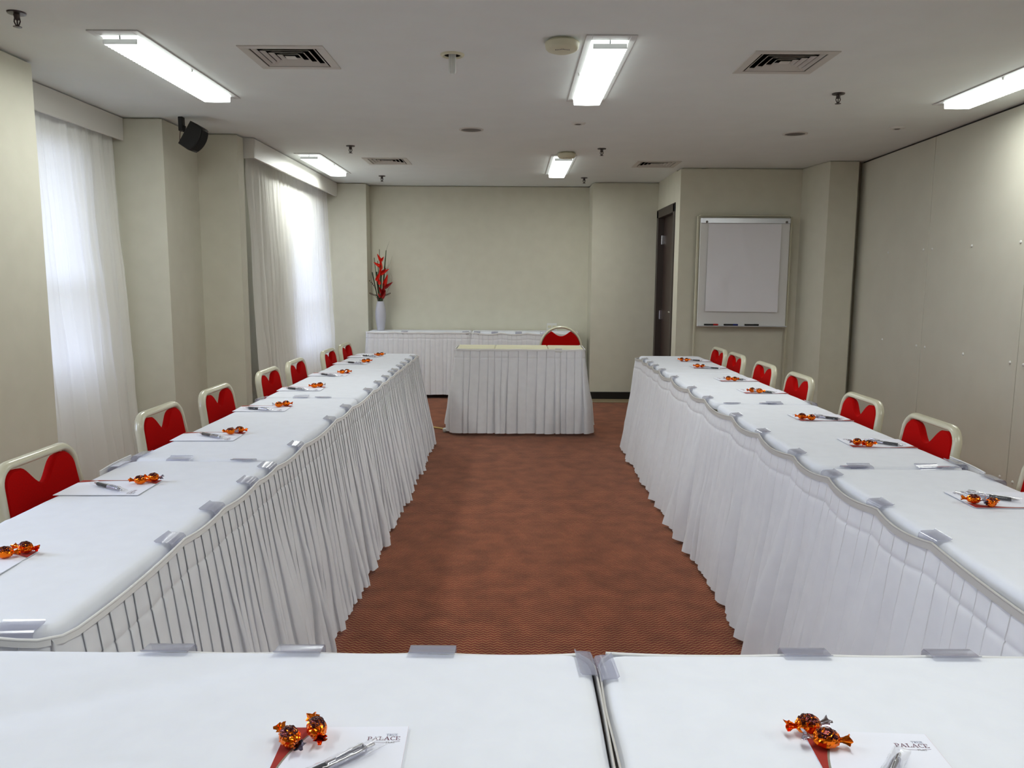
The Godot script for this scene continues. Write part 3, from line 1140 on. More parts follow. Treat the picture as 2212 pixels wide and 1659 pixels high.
func build_tables() -> void:
	clip_m = clip_mesh()
	var gap_l := [-5.795, -4.567, -3.30, -1.80]
	var gap_r := [-5.622, -4.50, -3.135, -1.75]
	for i in 4:
		var cl_: float = gap_l[i] - (LZ[i] + LZ[i + 1]) / 2
		var cr_: float = gap_r[i] - (RZ[i] + RZ[i + 1]) / 2
		var hl_: float = (LZ[i + 1] - LZ[i]) / 2 - 0.07
		var hr_: float = (RZ[i + 1] - RZ[i]) / 2 - 0.07
		plain_table("folding table under the white cloth, %s from the far end of the window-side row" % ORD[i], LX0, LX1, LZ[i], LZ[i + 1], "folding tables under cloths", [Vector2(0.20, -hl_), Vector2(0.20, hl_), Vector2(-0.20, cl_)])
		var ridg := []
		if i == 3:
			ridg = [[Vector2(-0.3, 0.02), Vector2(0.3, 0.02), 0.0016, 0.008], [Vector2(-0.3, 0.31), Vector2(0.3, 0.31), 0.0016, 0.008], [Vector2(0.02, 0.42), Vector2(0.2, 0.22), 0.002, 0.015]]
		var c := solo("tablecloth", cloth_mesh(LX1 - LX0, LZ[i + 1] - LZ[i] - 0.006, 50 + i, ridg), M.cloth, "white tablecloth on the %s table from the far end, window-side row" % ORD[i], "tablecloth", Vector3((LX0 + LX1) / 2, TT, (LZ[i] + LZ[i + 1]) / 2), "white tablecloths")
		plain_table("folding table under the white cloth, %s from the far end of the partition-side row" % ORD[i], RX0, RX1, RZ[i], RZ[i + 1], "folding tables under cloths", [Vector2(-0.20, -hr_), Vector2(-0.20, hr_), Vector2(0.20, cr_)])
		c = solo("tablecloth", cloth_mesh(RX1 - RX0, RZ[i + 1] - RZ[i] - 0.006, 70 + i), M.cloth, "white tablecloth on the %s table from the far end, partition-side row" % ORD[i], "tablecloth", Vector3((RX0 + RX1) / 2, TT, (RZ[i] + RZ[i + 1]) / 2), "white tablecloths")
	# near tables across the front
	var nz0 := -1.207
	var nz1 := -0.715
	plain_table("folding table under the near cloth, window side of the seam", -1.14, 0.128, nz0, nz1, "folding tables under cloths")
	plain_table("folding table under the near cloth, partition side of the seam", 0.134, 1.40, nz0, nz1, "folding tables under cloths")
	solo("tablecloth", cloth_mesh(1.264, 0.492, 91, [[Vector2(0.10, -0.20), Vector2(-0.33, 0.02), -0.0065, 0.022], [Vector2(-0.33, 0.02), Vector2(-0.5, 0.16), -0.0055, 0.022], [Vector2(0.22, 0.06), Vector2(0.36, 0.055), 0.0016, 0.012], [Vector2(-0.08, 0.06), Vector2(0.07, 0.055), -0.0015, 0.012]]), M.cloth, "white tablecloth in the foreground on the window side of the seam", "tablecloth", Vector3(-0.506, TT, -0.961), "white tablecloths")
	solo("tablecloth", cloth_mesh(1.264, 0.492, 92, [[Vector2(-0.50, -0.16), Vector2(-0.42, 0.06), 0.004, 0.018], [Vector2(-0.24, -0.14), Vector2(-0.13, 0.03), -0.0018, 0.012]]), M.cloth, "white tablecloth in the foreground on the partition side of the seam", "tablecloth", Vector3(0.767, TT, -0.961), "white tablecloths")

	# skirts and their clips
	var lz := [-6.06, -5.776, -5.547, -5.365, -5.14, -5.009, -4.766, -4.502, -4.192, -3.629, -3.307, -2.78, -2.451, -2.264, -1.991, -1.738]
	var rz := [-5.953, -5.716, -5.498, -5.239, -4.834, -4.35, -3.984, -3.467, -3.087, -2.703, -2.396, -2.071, -1.791]
	var lp := [Vector2(-1.22, LZ[0] - 0.008), Vector2(LX1 + 0.008, LZ[0] - 0.008), Vector2(LX1 + 0.008, LZ[4] + 0.008), Vector2(-1.25, LZ[4] + 0.008)]
	var d0: float = 0.45 - 0.029
	var cl := []
	for z in lz:
		cl.append(d0 + (z - LZ[0]) * 1.0)
	cl.append(d0 + (LZ[4] - LZ[0]) * 1.0 + 0.10)
	skirt("white pleated skirt along the aisle side of the window-side table row", lp, TT - 0.006, 0.018, 0.125, 0.047, 0.010, cl, 7, "white table skirts", 0.026)
	for i in lz.size():
		clip(LX1, lz[i], -PI / 2, "clear skirt clip, %s from the far end, aisle edge of window-side row" % ORD[i], "clear skirt clips")
	var rp := [Vector2(1.45, RZ[4] + 0.008), Vector2(RX0 - 0.008, RZ[4] + 0.008), Vector2(RX0 - 0.008, RZ[0] - 0.008), Vector2(1.43, RZ[0] - 0.008)]
	d0 = 0.457 - 0.029
	cl = []
	for z in rz:
		cl.append(d0 + (RZ[4] - z))
	skirt("white pleated skirt along the aisle side of the partition-side table row", rp, TT - 0.004, 0.018, 0.115, 0.060, 0.0125, cl, 17, "white table skirts", 0.028, 0.6)
	for i in rz.size():
		clip(RX0, rz[i], PI / 2, "clear skirt clip, %s from the far end, aisle edge of partition-side row" % ORD[i], "clear skirt clips")
	# near tables: skirt on the far, aisle-facing edge
	skirt("white pleated skirt on the far edge of the foreground table, window side", [Vector2(-1.13, -1.200), Vector2(0.110, -1.200)], TT - 0.0095, 0.02, 0.10, 0.05, 0.005, [0.577, 0.788, 1.002, 0.2], 23, "white table skirts")
	skirt("white pleated skirt on the far edge of the foreground table, partition side", [Vector2(0.152, -1.200), Vector2(1.39, -1.200)], TT - 0.007, 0.02, 0.10, 0.05, 0.004, [0.321, 0.556, 0.80, 1.05], 29, "white table skirts")
	var nl := ["first clear clip from the left on the foreground table edge", "second clear clip from the left on the foreground table edge", "third clear clip from the left on the foreground table edge, beside the carpet", "fourth clear clip from the left on the foreground table edge", "rightmost clear clip on the foreground table edge"]
	var nx := [-0.553, -0.342, -0.128, 0.471, 0.706]
	for i in 5:
		clip(nx[i], -1.207, 0.0, nl[i], "clear skirt clips")
	clip(0.122, -1.158, -PI / 2 + 0.05, "clear clip on the window-side lip of the foreground seam", "clear skirt clips", TT + 0.0005, 0.72)
	clip(0.139, -1.145, PI / 2 + 0.05, "ribbed clear clip on the partition-side lip of the foreground seam", "clear skirt clips", TT + 0.0005, 0.72)
	clip(-0.842, -1.262, PI, "clear clip on the near end of the window-side row by the picture edge", "clear skirt clips")
	# clips across the seams of the rows
	var seam := [[-1.10, -2.527, PI, "ribbed clear clip on the near seam of the window-side row, chair end"], [-0.885, -2.533, 0.0, "clear clip on the near seam of the window-side row, aisle end"], [LX0, -2.45, PI / 2, "clear clip on the chair edge of the window-side row, just before the near seam"], [LX0, -2.60, PI / 2, "clear clip on the chair edge of the window-side row, just past the near seam"],
		[-1.07, -3.902, PI, "clear clip on the middle seam of the window-side row, chair end"], [-0.955, -3.908, 0.0, "clear clip on the middle seam of the window-side row, aisle end"], [LX0, -3.86, PI / 2, "clear clip on the chair edge of the window-side row at the middle seam"],
		[1.097, -2.492, 0.0, "upper of two clear clips on the near seam of the partition-side row, aisle end"], [1.122, -2.482, PI, "lower of two clear clips on the near seam of the partition-side row, aisle end"], [1.341, -2.482, PI, "lower of two clear clips on the near seam of the partition-side row, chair end"], [1.40, -2.492, 0.0, "upper of two clear clips on the near seam of the partition-side row, chair end"], [RX1, -2.555, -PI / 2, "clear clip on the chair edge of the partition-side row, past the near seam"], [RX1, -2.35, -PI / 2, "clear clip on the chair edge of the partition-side row, before the near seam"],
		[1.065, -3.805, 0.0, "clear clip on the middle seam of the partition-side row, aisle end"], [1.24, -3.805, 0.0, "upper clear clip on the middle seam of the partition-side row, towards the chairs"], [1.275, -3.795, PI, "lower clear clip on the middle seam of the partition-side row, towards the chairs"], [RX1, -3.84, -PI / 2, "clear clip on the chair edge of the partition-side row at the middle seam"]]
	for s in seam:
		# inside of the clip points into its own table
		clip(s[0], s[1], s[2], s[3], "clear skirt clips")
	# loose ends of skirt tape that stand up at the chair edges of the seams
	for s in [[LX0 - 0.012, -2.47, "white skirt tape end sticking out at the chair edge, window-side row"], [RX1 + 0.012, -2.53, "white skirt tape end sticking out at the chair edge, partition-side row"]]:
		var sg := signf(s[0])
		var st := begin()
		var r1 := []
		var r2 := []
		for i in 9:
			var t := i / 8.0
			var bend := Vector3(sg * (0.004 + 0.006 * sin(t * PI)), 0.008 - 0.006 * t, lerpf(-0.10, 0.10, t))
			r1.append(bend)
			r2.append(bend - Vector3(sg * 0.002, 0.03, 0))
		st.set_smooth_group(0)
		grid(st, [r1, r2], false, sg > 0)
		tube(st, r1, 0.0025, 6)
		solo("skirt_tape", done(st), M.hem, s[2], "skirt tape", Vector3(s[0], TT - 0.004, s[1]))

	# skirt headings tucked into the foreground seam
	for s in [[0.1285, -1.0, "grey skirt heading tucked in the foreground seam, window side"], [0.1335, 1.0, "grey skirt heading tucked in the foreground seam, partition side"]]:
		var st := begin()
		var r1 := []
		var r2 := []
		for i in 21:
			var t := i / 20.0
			var wob: float = 0.0012 * sin(t * 9.0 + s[1])
			var ease_in := 0.022 * pow(maxf(0.0, 1.0 - t * 9.0), 2.0)
			r1.append(Vector3(wob + s[1] * ease_in, -0.003 + 0.002 * sin(t * 14.0), lerpf(-0.21, 0.24, t)))
			r2.append(r1[i] + Vector3(s[1] * 0.002, -0.07, 0.0))
		st.set_smooth_group(0)
		grid(st, [r1, r2], false, s[1] > 0)
		tube(st, r1, 0.0018, 6)
		solo("skirt_tape", done(st), M.hem_grey, s[2], "skirt tape", Vector3(s[0], TT, -0.99))

	# speaker's desk with a bare cream top in three leaves
	var dk := thing("speaker_desk", "small desk with a bare cream top behind a white skirt", "desk", Vector3(0.053, 0, -6.985))
	for sgm in [[-0.553, -0.222], [-0.218, 0.245], [0.249, 0.553]]:
		var st := begin()
		b2(st, sgm[0], sgm[1], TT - 0.024, TT - 0.002, -0.205, 0.185, 0.006)
		part(dk, "top_leaf", done(st), M.desk_top)
	for sx in [-0.5, 0.5]:
		for sz in [-0.17, 0.15]:
			var st := begin()
			tube(st, [Vector3(sx, 0, sz), Vector3(sx, TT - 0.026, sz)], 0.016, 8)
			part(dk, "leg", done(st), M.steel)
	for sx in [-0.548, 0.548]:
		part(dk, "corner_guard", box_mesh(Vector3(0.014, 0.026, 0.014), 0.003), M.white_plastic, Vector3(sx, TT - 0.012, -0.198))
	skirt("white pleated skirt around the speaker's desk in the middle", [Vector2(0.612, -7.19), Vector2(0.612, -6.793), Vector2(-0.506, -6.793), Vector2(-0.506, -7.19)], TT - 0.006, 0.025, 0.085, 0.066, 0.005, [0.42, 0.68, 0.95, 1.2, 1.46], 37, "white table skirts", 0.036)
	var dc := [0.385, 0.0]
	for i in 1:
		var st := begin()
		b2(st, -0.03, 0.03, 0.0, 0.003, -0.012, 0.014, 0.001)
		b2(st, -0.03, 0.03, -0.03, 0.003, 0.014, 0.018, 0.001)
		solo("desk_clip", done(st), M.white_plastic, "white clip on the front edge of the speaker's desk", "clip", Vector3(dc[i], TT, -6.80))

	# sideboard tables against the back wall
	for s in [[-1.672, -0.492, "left"], [-0.484, 0.722, "right"]]:
		var side: String = "under the flower vase" if s[2] == "left" else "behind the speaker's desk"
		plain_table("folding table %s against the back wall" % side, s[0], s[1], -9.262, -8.895, "folding tables under cloths")
		solo("tablecloth", cloth_mesh(s[1] - s[0], 0.367, 95), M.cloth, "white tablecloth on the wall table %s" % side, "tablecloth", Vector3((s[0] + s[1]) / 2, TT, -9.0785), "white tablecloths")
		var sagv := 0.006 if s[2] == "left" else 0.018
		skirt("white pleated skirt on the wall table %s" % side, [Vector2(s[1] + 0.004, -9.24), Vector2(s[1] + 0.004, -8.89), Vector2(s[0] - 0.004, -8.89), Vector2(s[0] - 0.004, -9.24)], TT - 0.004, 0.045, 0.045, 0.052, sagv, [0.35, 0.6, 0.9, 1.2, 1.5], 61 if s[2] == "left" else 67, "white table skirts", 0.022)
	var wc := [-1.24, -0.55, -0.42, -0.22, 0.05, 0.33]
	for i in wc.size():
		clip(wc[i], -8.895, PI, "%s small clip from the left on the wall table edge" % ORD[i], "clips on the wall tables")

# ---------------------------------------------------------------- chairs
func back_frame_points(hw: float, yb: float, yt: float, rr: float, round_top := false) -> Array:
	# outline in (x, y): up one post, across, down the other
	var o := [Vector2(-hw, yb), Vector2(-hw, (yb + yt) / 2 - 0.04)]
	if round_top:
		o = [Vector2(-hw + 0.01, yb), Vector2(-hw, yb + 0.10)]
		o.append_array(arc(Vector2(0, yt - hw), hw, PI, 0, 20))
		o.append_array([Vector2(hw, yb + 0.10), Vector2(hw - 0.01, yb)])
		return o
	o.append_array(arc(Vector2(-hw + rr + 0.012, yt - rr), rr, PI, PI / 2, 8))
	o.append_array(arc(Vector2(hw - rr - 0.012, yt - rr), rr, PI / 2, 0, 8))
	o.append_array([Vector2(hw, (yb + yt) / 2 - 0.04), Vector2(hw, yb)])
	return o

func make_chair(label: String, round_top: bool) -> Node3D:
	var o := thing("banquet_chair", label, "chair", Vector3.ZERO, "red chairs with cream frames")
	var top := 0.852 if not round_top else 0.90
	var hw := 0.190 if not round_top else 0.20
	# the back plane leans away from the sitter
	var lean := func(p: Vector2, dz := 0.0) -> Vector3:
		var t := (p.y - 0.42) / 0.43
		return Vector3(p.x, p.y, 0.185 + 0.062 * t + dz)
	var path := []
	for p in back_frame_points(hw, 0.40, top - 0.011, 0.058, round_top):
		path.append(lean.call(p))
	var st := begin()
	tube(st, path, 0.0125, 12, false, Vector2(1.35, 0.95), Vector3(0, 0.14, 1).normalized())
	part(o, "back_frame", done(st), M.cream_metal)
	# upholstered panel with a scooped hand hole under the top rail
	var ih := hw - 0.010
	var poly := []
	if round_top:
		poly = [Vector2(-ih, 0.50), Vector2(ih, 0.50)]
		var c := Vector2(0, top - 0.011 - hw)
		for a in arc(c, ih, 0.0, PI * 0.5 - 0.52, 10):
			poly.append(a)
		var e0: Vector2 = c + Vector2(sin(0.52), cos(0.52)) * ih
		for i in range(1, 12):
			var t := i / 12.0
			poly.append(Vector2(lerpf(e0.x, -e0.x, t), e0.y - 0.052 * sin(PI * t) + 0.004))
		for a in arc(c, ih, PI * 0.5 + 0.52, PI, 10):
			poly.append(a)
	else:
		var ty := top - 0.020
		var rr := 0.055
		poly = [Vector2(-ih, 0.47), Vector2(ih, 0.47), Vector2(ih, 0.60)]
		poly.append_array(arc(Vector2(ih - rr - 0.012, ty - rr), rr, 0.0, PI / 2 - 0.1, 7))
		var ux := 0.082
		poly.append(Vector2(ux, ty - 0.004))
		for i in range(1, 16):
			var t := i / 16.0
			var sx := 1.0 - 2.0 * t
			poly.append(Vector2(ux * sx, ty - 0.005 - 0.060 * pow(0.5 + 0.5 * cos(PI * sx), 0.85)))
		poly.append(Vector2(-ux, ty - 0.004))
		poly.append_array(arc(Vector2(-ih + rr + 0.012, ty - rr), rr, PI / 2 + 0.1, PI, 7))
		poly.append(Vector2(-ih, 0.60))
	st = begin()
	var bas := Basis(Vector3.RIGHT, atan(0.062 / 0.43))
	var xf := Transform3D(bas, Vector3(0, 0.42, 0.185)) * Transform3D(Basis.IDENTITY, Vector3(0, -0.42, 0))
	slab_outline(st, poly, -0.014, 0.014, 0.006, xf)
	part(o, "backrest", done(st), M.red_fabric)
	# seat cushion on a ring frame
	st = begin()
	var sp := []
	sp.append_array(arc(Vector2(0.14, 0.14), 0.06, 0, PI / 2, 6))
	sp.append_array(arc(Vector2(-0.14, 0.14), 0.06, PI / 2, PI, 6))
	sp.append_array(arc(Vector2(-0.13, -0.13), 0.06, PI, PI * 1.5, 6))
	sp.append_array(arc(Vector2(0.13, -0.13), 0.06, PI * 1.5, TAU, 6))
	slab_outline(st, sp, -0.025, 0.025, 0.014, Transform3D(Basis(Vector3.RIGHT, PI / 2), Vector3(0, 0.445, -0.015)))
	part(o, "seat", done(st), M.red_fabric)
	st = begin()
	tube(st, [Vector3(-0.185, 0.405, 0.185), Vector3(-0.185, 0.41, -0.17), Vector3(0.185, 0.41, -0.17), Vector3(0.185, 0.405, 0.185)], 0.010, 8, true)
	part(o, "seat_frame", done(st), M.cream_metal)
	for s in [-1.0, 1.0]:
		st = begin()
		tube(st, [Vector3(s * 0.187, 0.41, -0.165), Vector3(s * 0.190, 0.0, -0.205)], 0.0115, 10)
		part(o, "leg", done(st), M.cream_metal)
		st = begin()
		tube(st, [Vector3(s * 0.194, 0.42, 0.185), Vector3(s * 0.196, 0.25, 0.195), Vector3(s * 0.196, 0.0, 0.25)], 0.0125, 10)
		part(o, "leg", done(st), M.cream_metal)
	return o

func build_chairs() -> void:
	var lz := [-6.06, -5.53, -4.82, -4.315, -3.585, -3.013, -2.20]
	var lx := [-1.31, -1.315, -1.35, -1.363, -1.375, -1.38, -1.37]
	var rz := [-5.835, -5.41, -4.786, -4.212, -3.42, -2.85, -2.12]
	var rx := [1.53, 1.54, 1.54, 1.545, 1.535, 1.54, 1.54]
	var proto: Node3D = null
	for side in 2:
		for i in 7:
			var lab := "red chair with cream frame, %s from the far end on the %s side" % [ORD[i], "window" if side == 0 else "partition"]
			var at := Vector3(lx[i] + 0.2457, 0, lz[i]) if side == 0 else Vector3(rx[i] - 0.2457, 0, rz[i])
			var turn := -PI / 2 if side == 0 else PI / 2
			if proto == null:
				proto = make_chair(lab, false)
				proto.position = at
				proto.rotation.y = turn
			else:
				copy(proto, lab, at, turn)
	var h := make_chair("red chair with a round cream back behind the speaker's desk", true)
	h.position = Vector3(0.455, 0, -7.42)
	h.rotation.y = PI

# ---------------------------------------------------------------- things at each seat
var pad_m := {}
func build_meshes_for_seats() -> void:
	# note pad, 16 x 23 cm, origin at its middle, top edge towards -z, left edge at -x
	var st := begin()
	var w := 0.08
	var h := 0.115
	tri(st, Vector3(-w, 0.0014, -h), Vector3(w, 0.0014, -h), Vector3(w, 0.0014, h), Vector2(0, 0), Vector2(1, 0), Vector2(1, 1))
	tri(st, Vector3(-w, 0.0014, -h), Vector3(w, 0.0014, h), Vector3(-w, 0.0014, h), Vector2(0, 0), Vector2(1, 1), Vector2(0, 1))
	pad_m.sheet = done(st)
	st = begin()
	b2(st, -w, w, 0.0, 0.0012, -h, h)
	pad_m.stack = done(st)
	var f := SystemFont.new()
	f.font_names = PackedStringArray(["Droid Serif"])
	for q in [["PALACE", 0.0112, "big"], ["TRUE", 0.0058, "mid"], ["FLAT", 0.0032, "small"]]:
		var t := TextMesh.new()
		t.font = f
		t.text = q[0]
		t.font_size = 48
		t.pixel_size = q[1] / 48.0
		t.depth = 0.0001
		t.curve_step = 4.0
		pad_m[q[2]] = t
	st = begin()
	var ul := []
	for i in 9:
		var t := i / 8.0
		ul.append(Vector3(lerpf(0.036, 0.072, t), 0.0015, -0.0800 + 0.0022 * sin(PI * t) - 0.001 * t))
	tube(st, ul, 0.00022, 4)
	pad_m.line = done(st)
	# pen: local x from tip (-) to button (+), origin at the middle
	st = begin()
	var turn := Transform3D(Basis(Vector3.BACK, -PI / 2), Vector3.ZERO)
	pad_m.tip = rot_lathe([Vector2(0.0006, -0.070), Vector2(0.0012, -0.068), Vector2(0.0030, -0.060), Vector2(0.0046, -0.052)], turn)
	pad_m.grip = rot_lathe([Vector2(0.0046, -0.052), Vector2(0.0054, -0.050), Vector2(0.0056, -0.028), Vector2(0.0056, -0.004), Vector2(0.0052, 0.0)], turn)
	pad_m.barrel = rot_lathe([Vector2(0.0052, 0.0), Vector2(0.0060, 0.002), Vector2(0.0058, 0.004), Vector2(0.0056, 0.006), Vector2(0.0054, 0.045), Vector2(0.0044, 0.056), Vector2(0.0026, 0.058)], turn)
	pad_m.button = rot_lathe([Vector2(0.0022, 0.058), Vector2(0.0022, 0.068), Vector2(0.0016, 0.070), Vector2(0.0001, 0.0702)], turn)
	st = begin()
	tube(st, [Vector3(0.054, 0.004, 0.0), Vector3(0.052, 0.0085, 0.001), Vector3(0.030, 0.0082, 0.0015), Vector3(0.014, 0.0066, 0.0018)], 0.0013, 6, false, Vector2(0.8, 1.5))
	pad_m.clip = done(st)
	# loose plastic sleeve
	var nz := FastNoiseLite.new()
	nz.seed = 8
	nz.frequency = 1.0
	var rows := []
	for i in 25:
		var x := lerpf(-0.076, 0.084, i / 24.0)
		var row := []
		for k in 14:
			var a := TAU * k / 14
			var q := 1.0 + 0.22 * nz.get_noise_2d(x * 120.0, a * 2.0)
			row.append(Vector3(x, 0.0070 * sin(a) * q * (1.0 if i < 20 else 0.8 - (i - 20) * 0.12) - 0.0002, 0.0105 * cos(a) * q))
		rows.append(row)
	st = begin()
	st.set_smooth_group(0)
	grid(st, rows, true, true)
	pad_m.sleeve = done(st)
	# wrapped candies: crumpled body, printed patch, twisted ends, in three variants
	for v in 3:
		nz.seed = 100 + v
		pad_m["candy%d" % v] = candy_body(nz, 0.0165, 0.0122, false)
		pad_m["label%d" % v] = candy_body(nz, 0.0165, 0.0122, true)
		for e in 2:
			pad_m["twist%d%d" % [v, e]] = candy_twist(v * 2 + e, 1.0 if e == 0 else -1.0)

func rot_lathe(prof: Array, xf: Transform3D) -> ArrayMesh:
	var st := begin()
	st.set_smooth_group(0)
	var rows := []
	for p in prof:
		var row := []
		for k in 14:
			var a := TAU * k / 14
			row.append(xf * Vector3(cos(a) * p.x, p.y, sin(a) * p.x))
		rows.append(row)
	grid(st, rows, true, true)
	return done(st)

func candy_body(nz: FastNoiseLite, hx: float, r: float, patch: bool) -> ArrayMesh:
	nz.frequency = 1.0
	var st := begin()
	var rows := []
	var ni := 22
	var nk := 28
	for i in ni + 1:
		var t := float(i) / ni
		if patch:
			t = lerpf(0.24, 0.76, t)
		var th := t * PI
		var row := []
		for k in nk + (1 if patch else 0):
			var a := TAU * k / nk
			if patch:
				a = lerpf(0.45, 2.3, float(k) / nk)
			var d := Vector3(-cos(th), sin(th) * sin(a), sin(th) * cos(a))
			var cr := nz.get_noise_3d(d.x * 2.2, d.y * 2.2, d.z * 2.2) * 0.14 + absf(nz.get_noise_3d(d.x * 5.0 + 9.0, d.y * 6.0, d.z * 6.0)) * 0.16
			# gathers radiate towards the twisted ends
			cr += 0.10 * sin(a * 9.0 + nz.seed) * pow(absf(d.x), 2.0)
			var q := 1.0 + cr + (0.018 if patch else 0.0)
			row.append(Vector3(d.x * hx * (1.0 + cr * 0.3), d.y * r * q, d.z * r * q))
		rows.append(row)
	st.set_smooth_group(0 if patch else -1)
	grid(st, rows, not patch, true)
	return done(st)

func candy_twist(seed_: int, s: float) -> ArrayMesh:
	var r := RandomNumberGenerator.new()
	r.seed = 300 + seed_
	var rows := []
	var up := r.randf_range(-0.2, 0.9)
	for i in 7:
		var t := i / 6.0
		var rad := lerpf(0.0036, 0.0100, t * t)
		var row := []
		for k in 16:
			var a := TAU * k / 16
			var fl := rad * (0.45 + 0.55 * absf(sin(a * 2.5 + seed_)) * r.randf_range(0.8, 1.15))
			row.append(Vector3(s * (0.0138 + 0.0150 * t) + s * 0.002 * sin(a * 3.0) * t, up * 0.008 * t + fl * sin(a) * (0.75 if t > 0.3 else 1.0), fl * cos(a)))
		rows.append(row)
	var st := begin()
	grid(st, rows, true, s > 0)
	return done(st)

func lay_pad(c: Vector3, turn: float, who: String) -> void:
	var o := thing("notepad", "white notepad with a curved red edge, %s" % who, "notepad", c, "notepads on the tables")
	o.rotation.y = turn
	part(o, "stack", pad_m.stack, M.pad_side)
	part(o, "printed_sheet", pad_m.sheet, M.pad_print)
	for q in [["big", Vector3(0.0505, 0.0016, -0.0875), M.print_purple], ["mid", Vector3(0.0605, 0.0016, -0.0955), M.print_blue], ["small", Vector3(0.060, 0.0016, -0.0785), M.print_grey]]:
		var t := part(o, "lettering", pad_m[q[0]], q[2], q[1])
		t.rotation.x = -PI / 2
	part(o, "swoosh", pad_m.line, M.print_purple)

func lay_pen(tip: Vector3, butt: Vector3, who: String) -> void:
	var c := (tip + butt) / 2
	var o := thing("pen", "silver and black pen in a clear sleeve, %s" % who, "pen", Vector3(c.x, TT + 0.0018, c.z), "pens on the notepads")
	var d := butt - tip
	o.rotation.y = atan2(-d.z, d.x)
	for q in [["tip", "chrome"], ["grip", "pen_grip"], ["barrel", "pen_silver"], ["button", "chrome"], ["clip", "chrome"], ["sleeve", "sleeve"]]:
		part(o, q[0], pad_m[q[0]], M[q[1]], Vector3(0, 0.0066, 0))

func lay_candy(p: Vector3, turn: float, tilt: float, v: int, who: String) -> void:
	var o := thing("candy", who, "candy", p, "foil wrapped candies")
	o.rotation = Vector3(tilt, turn, 0)
	part(o, "wrapper", pad_m["candy%d" % v], M.foil_orange, Vector3(0, 0.0132, 0))
	part(o, "printed_label", pad_m["label%d" % v], M.foil_brown, Vector3(0, 0.0132, 0))
	for e in 2:
		part(o, "twisted_end", pad_m["twist%d%d" % [v, e]], M.foil_orange if (e + v) % 3 != 0 else M.foil_silver, Vector3(0, 0.0118, 0))

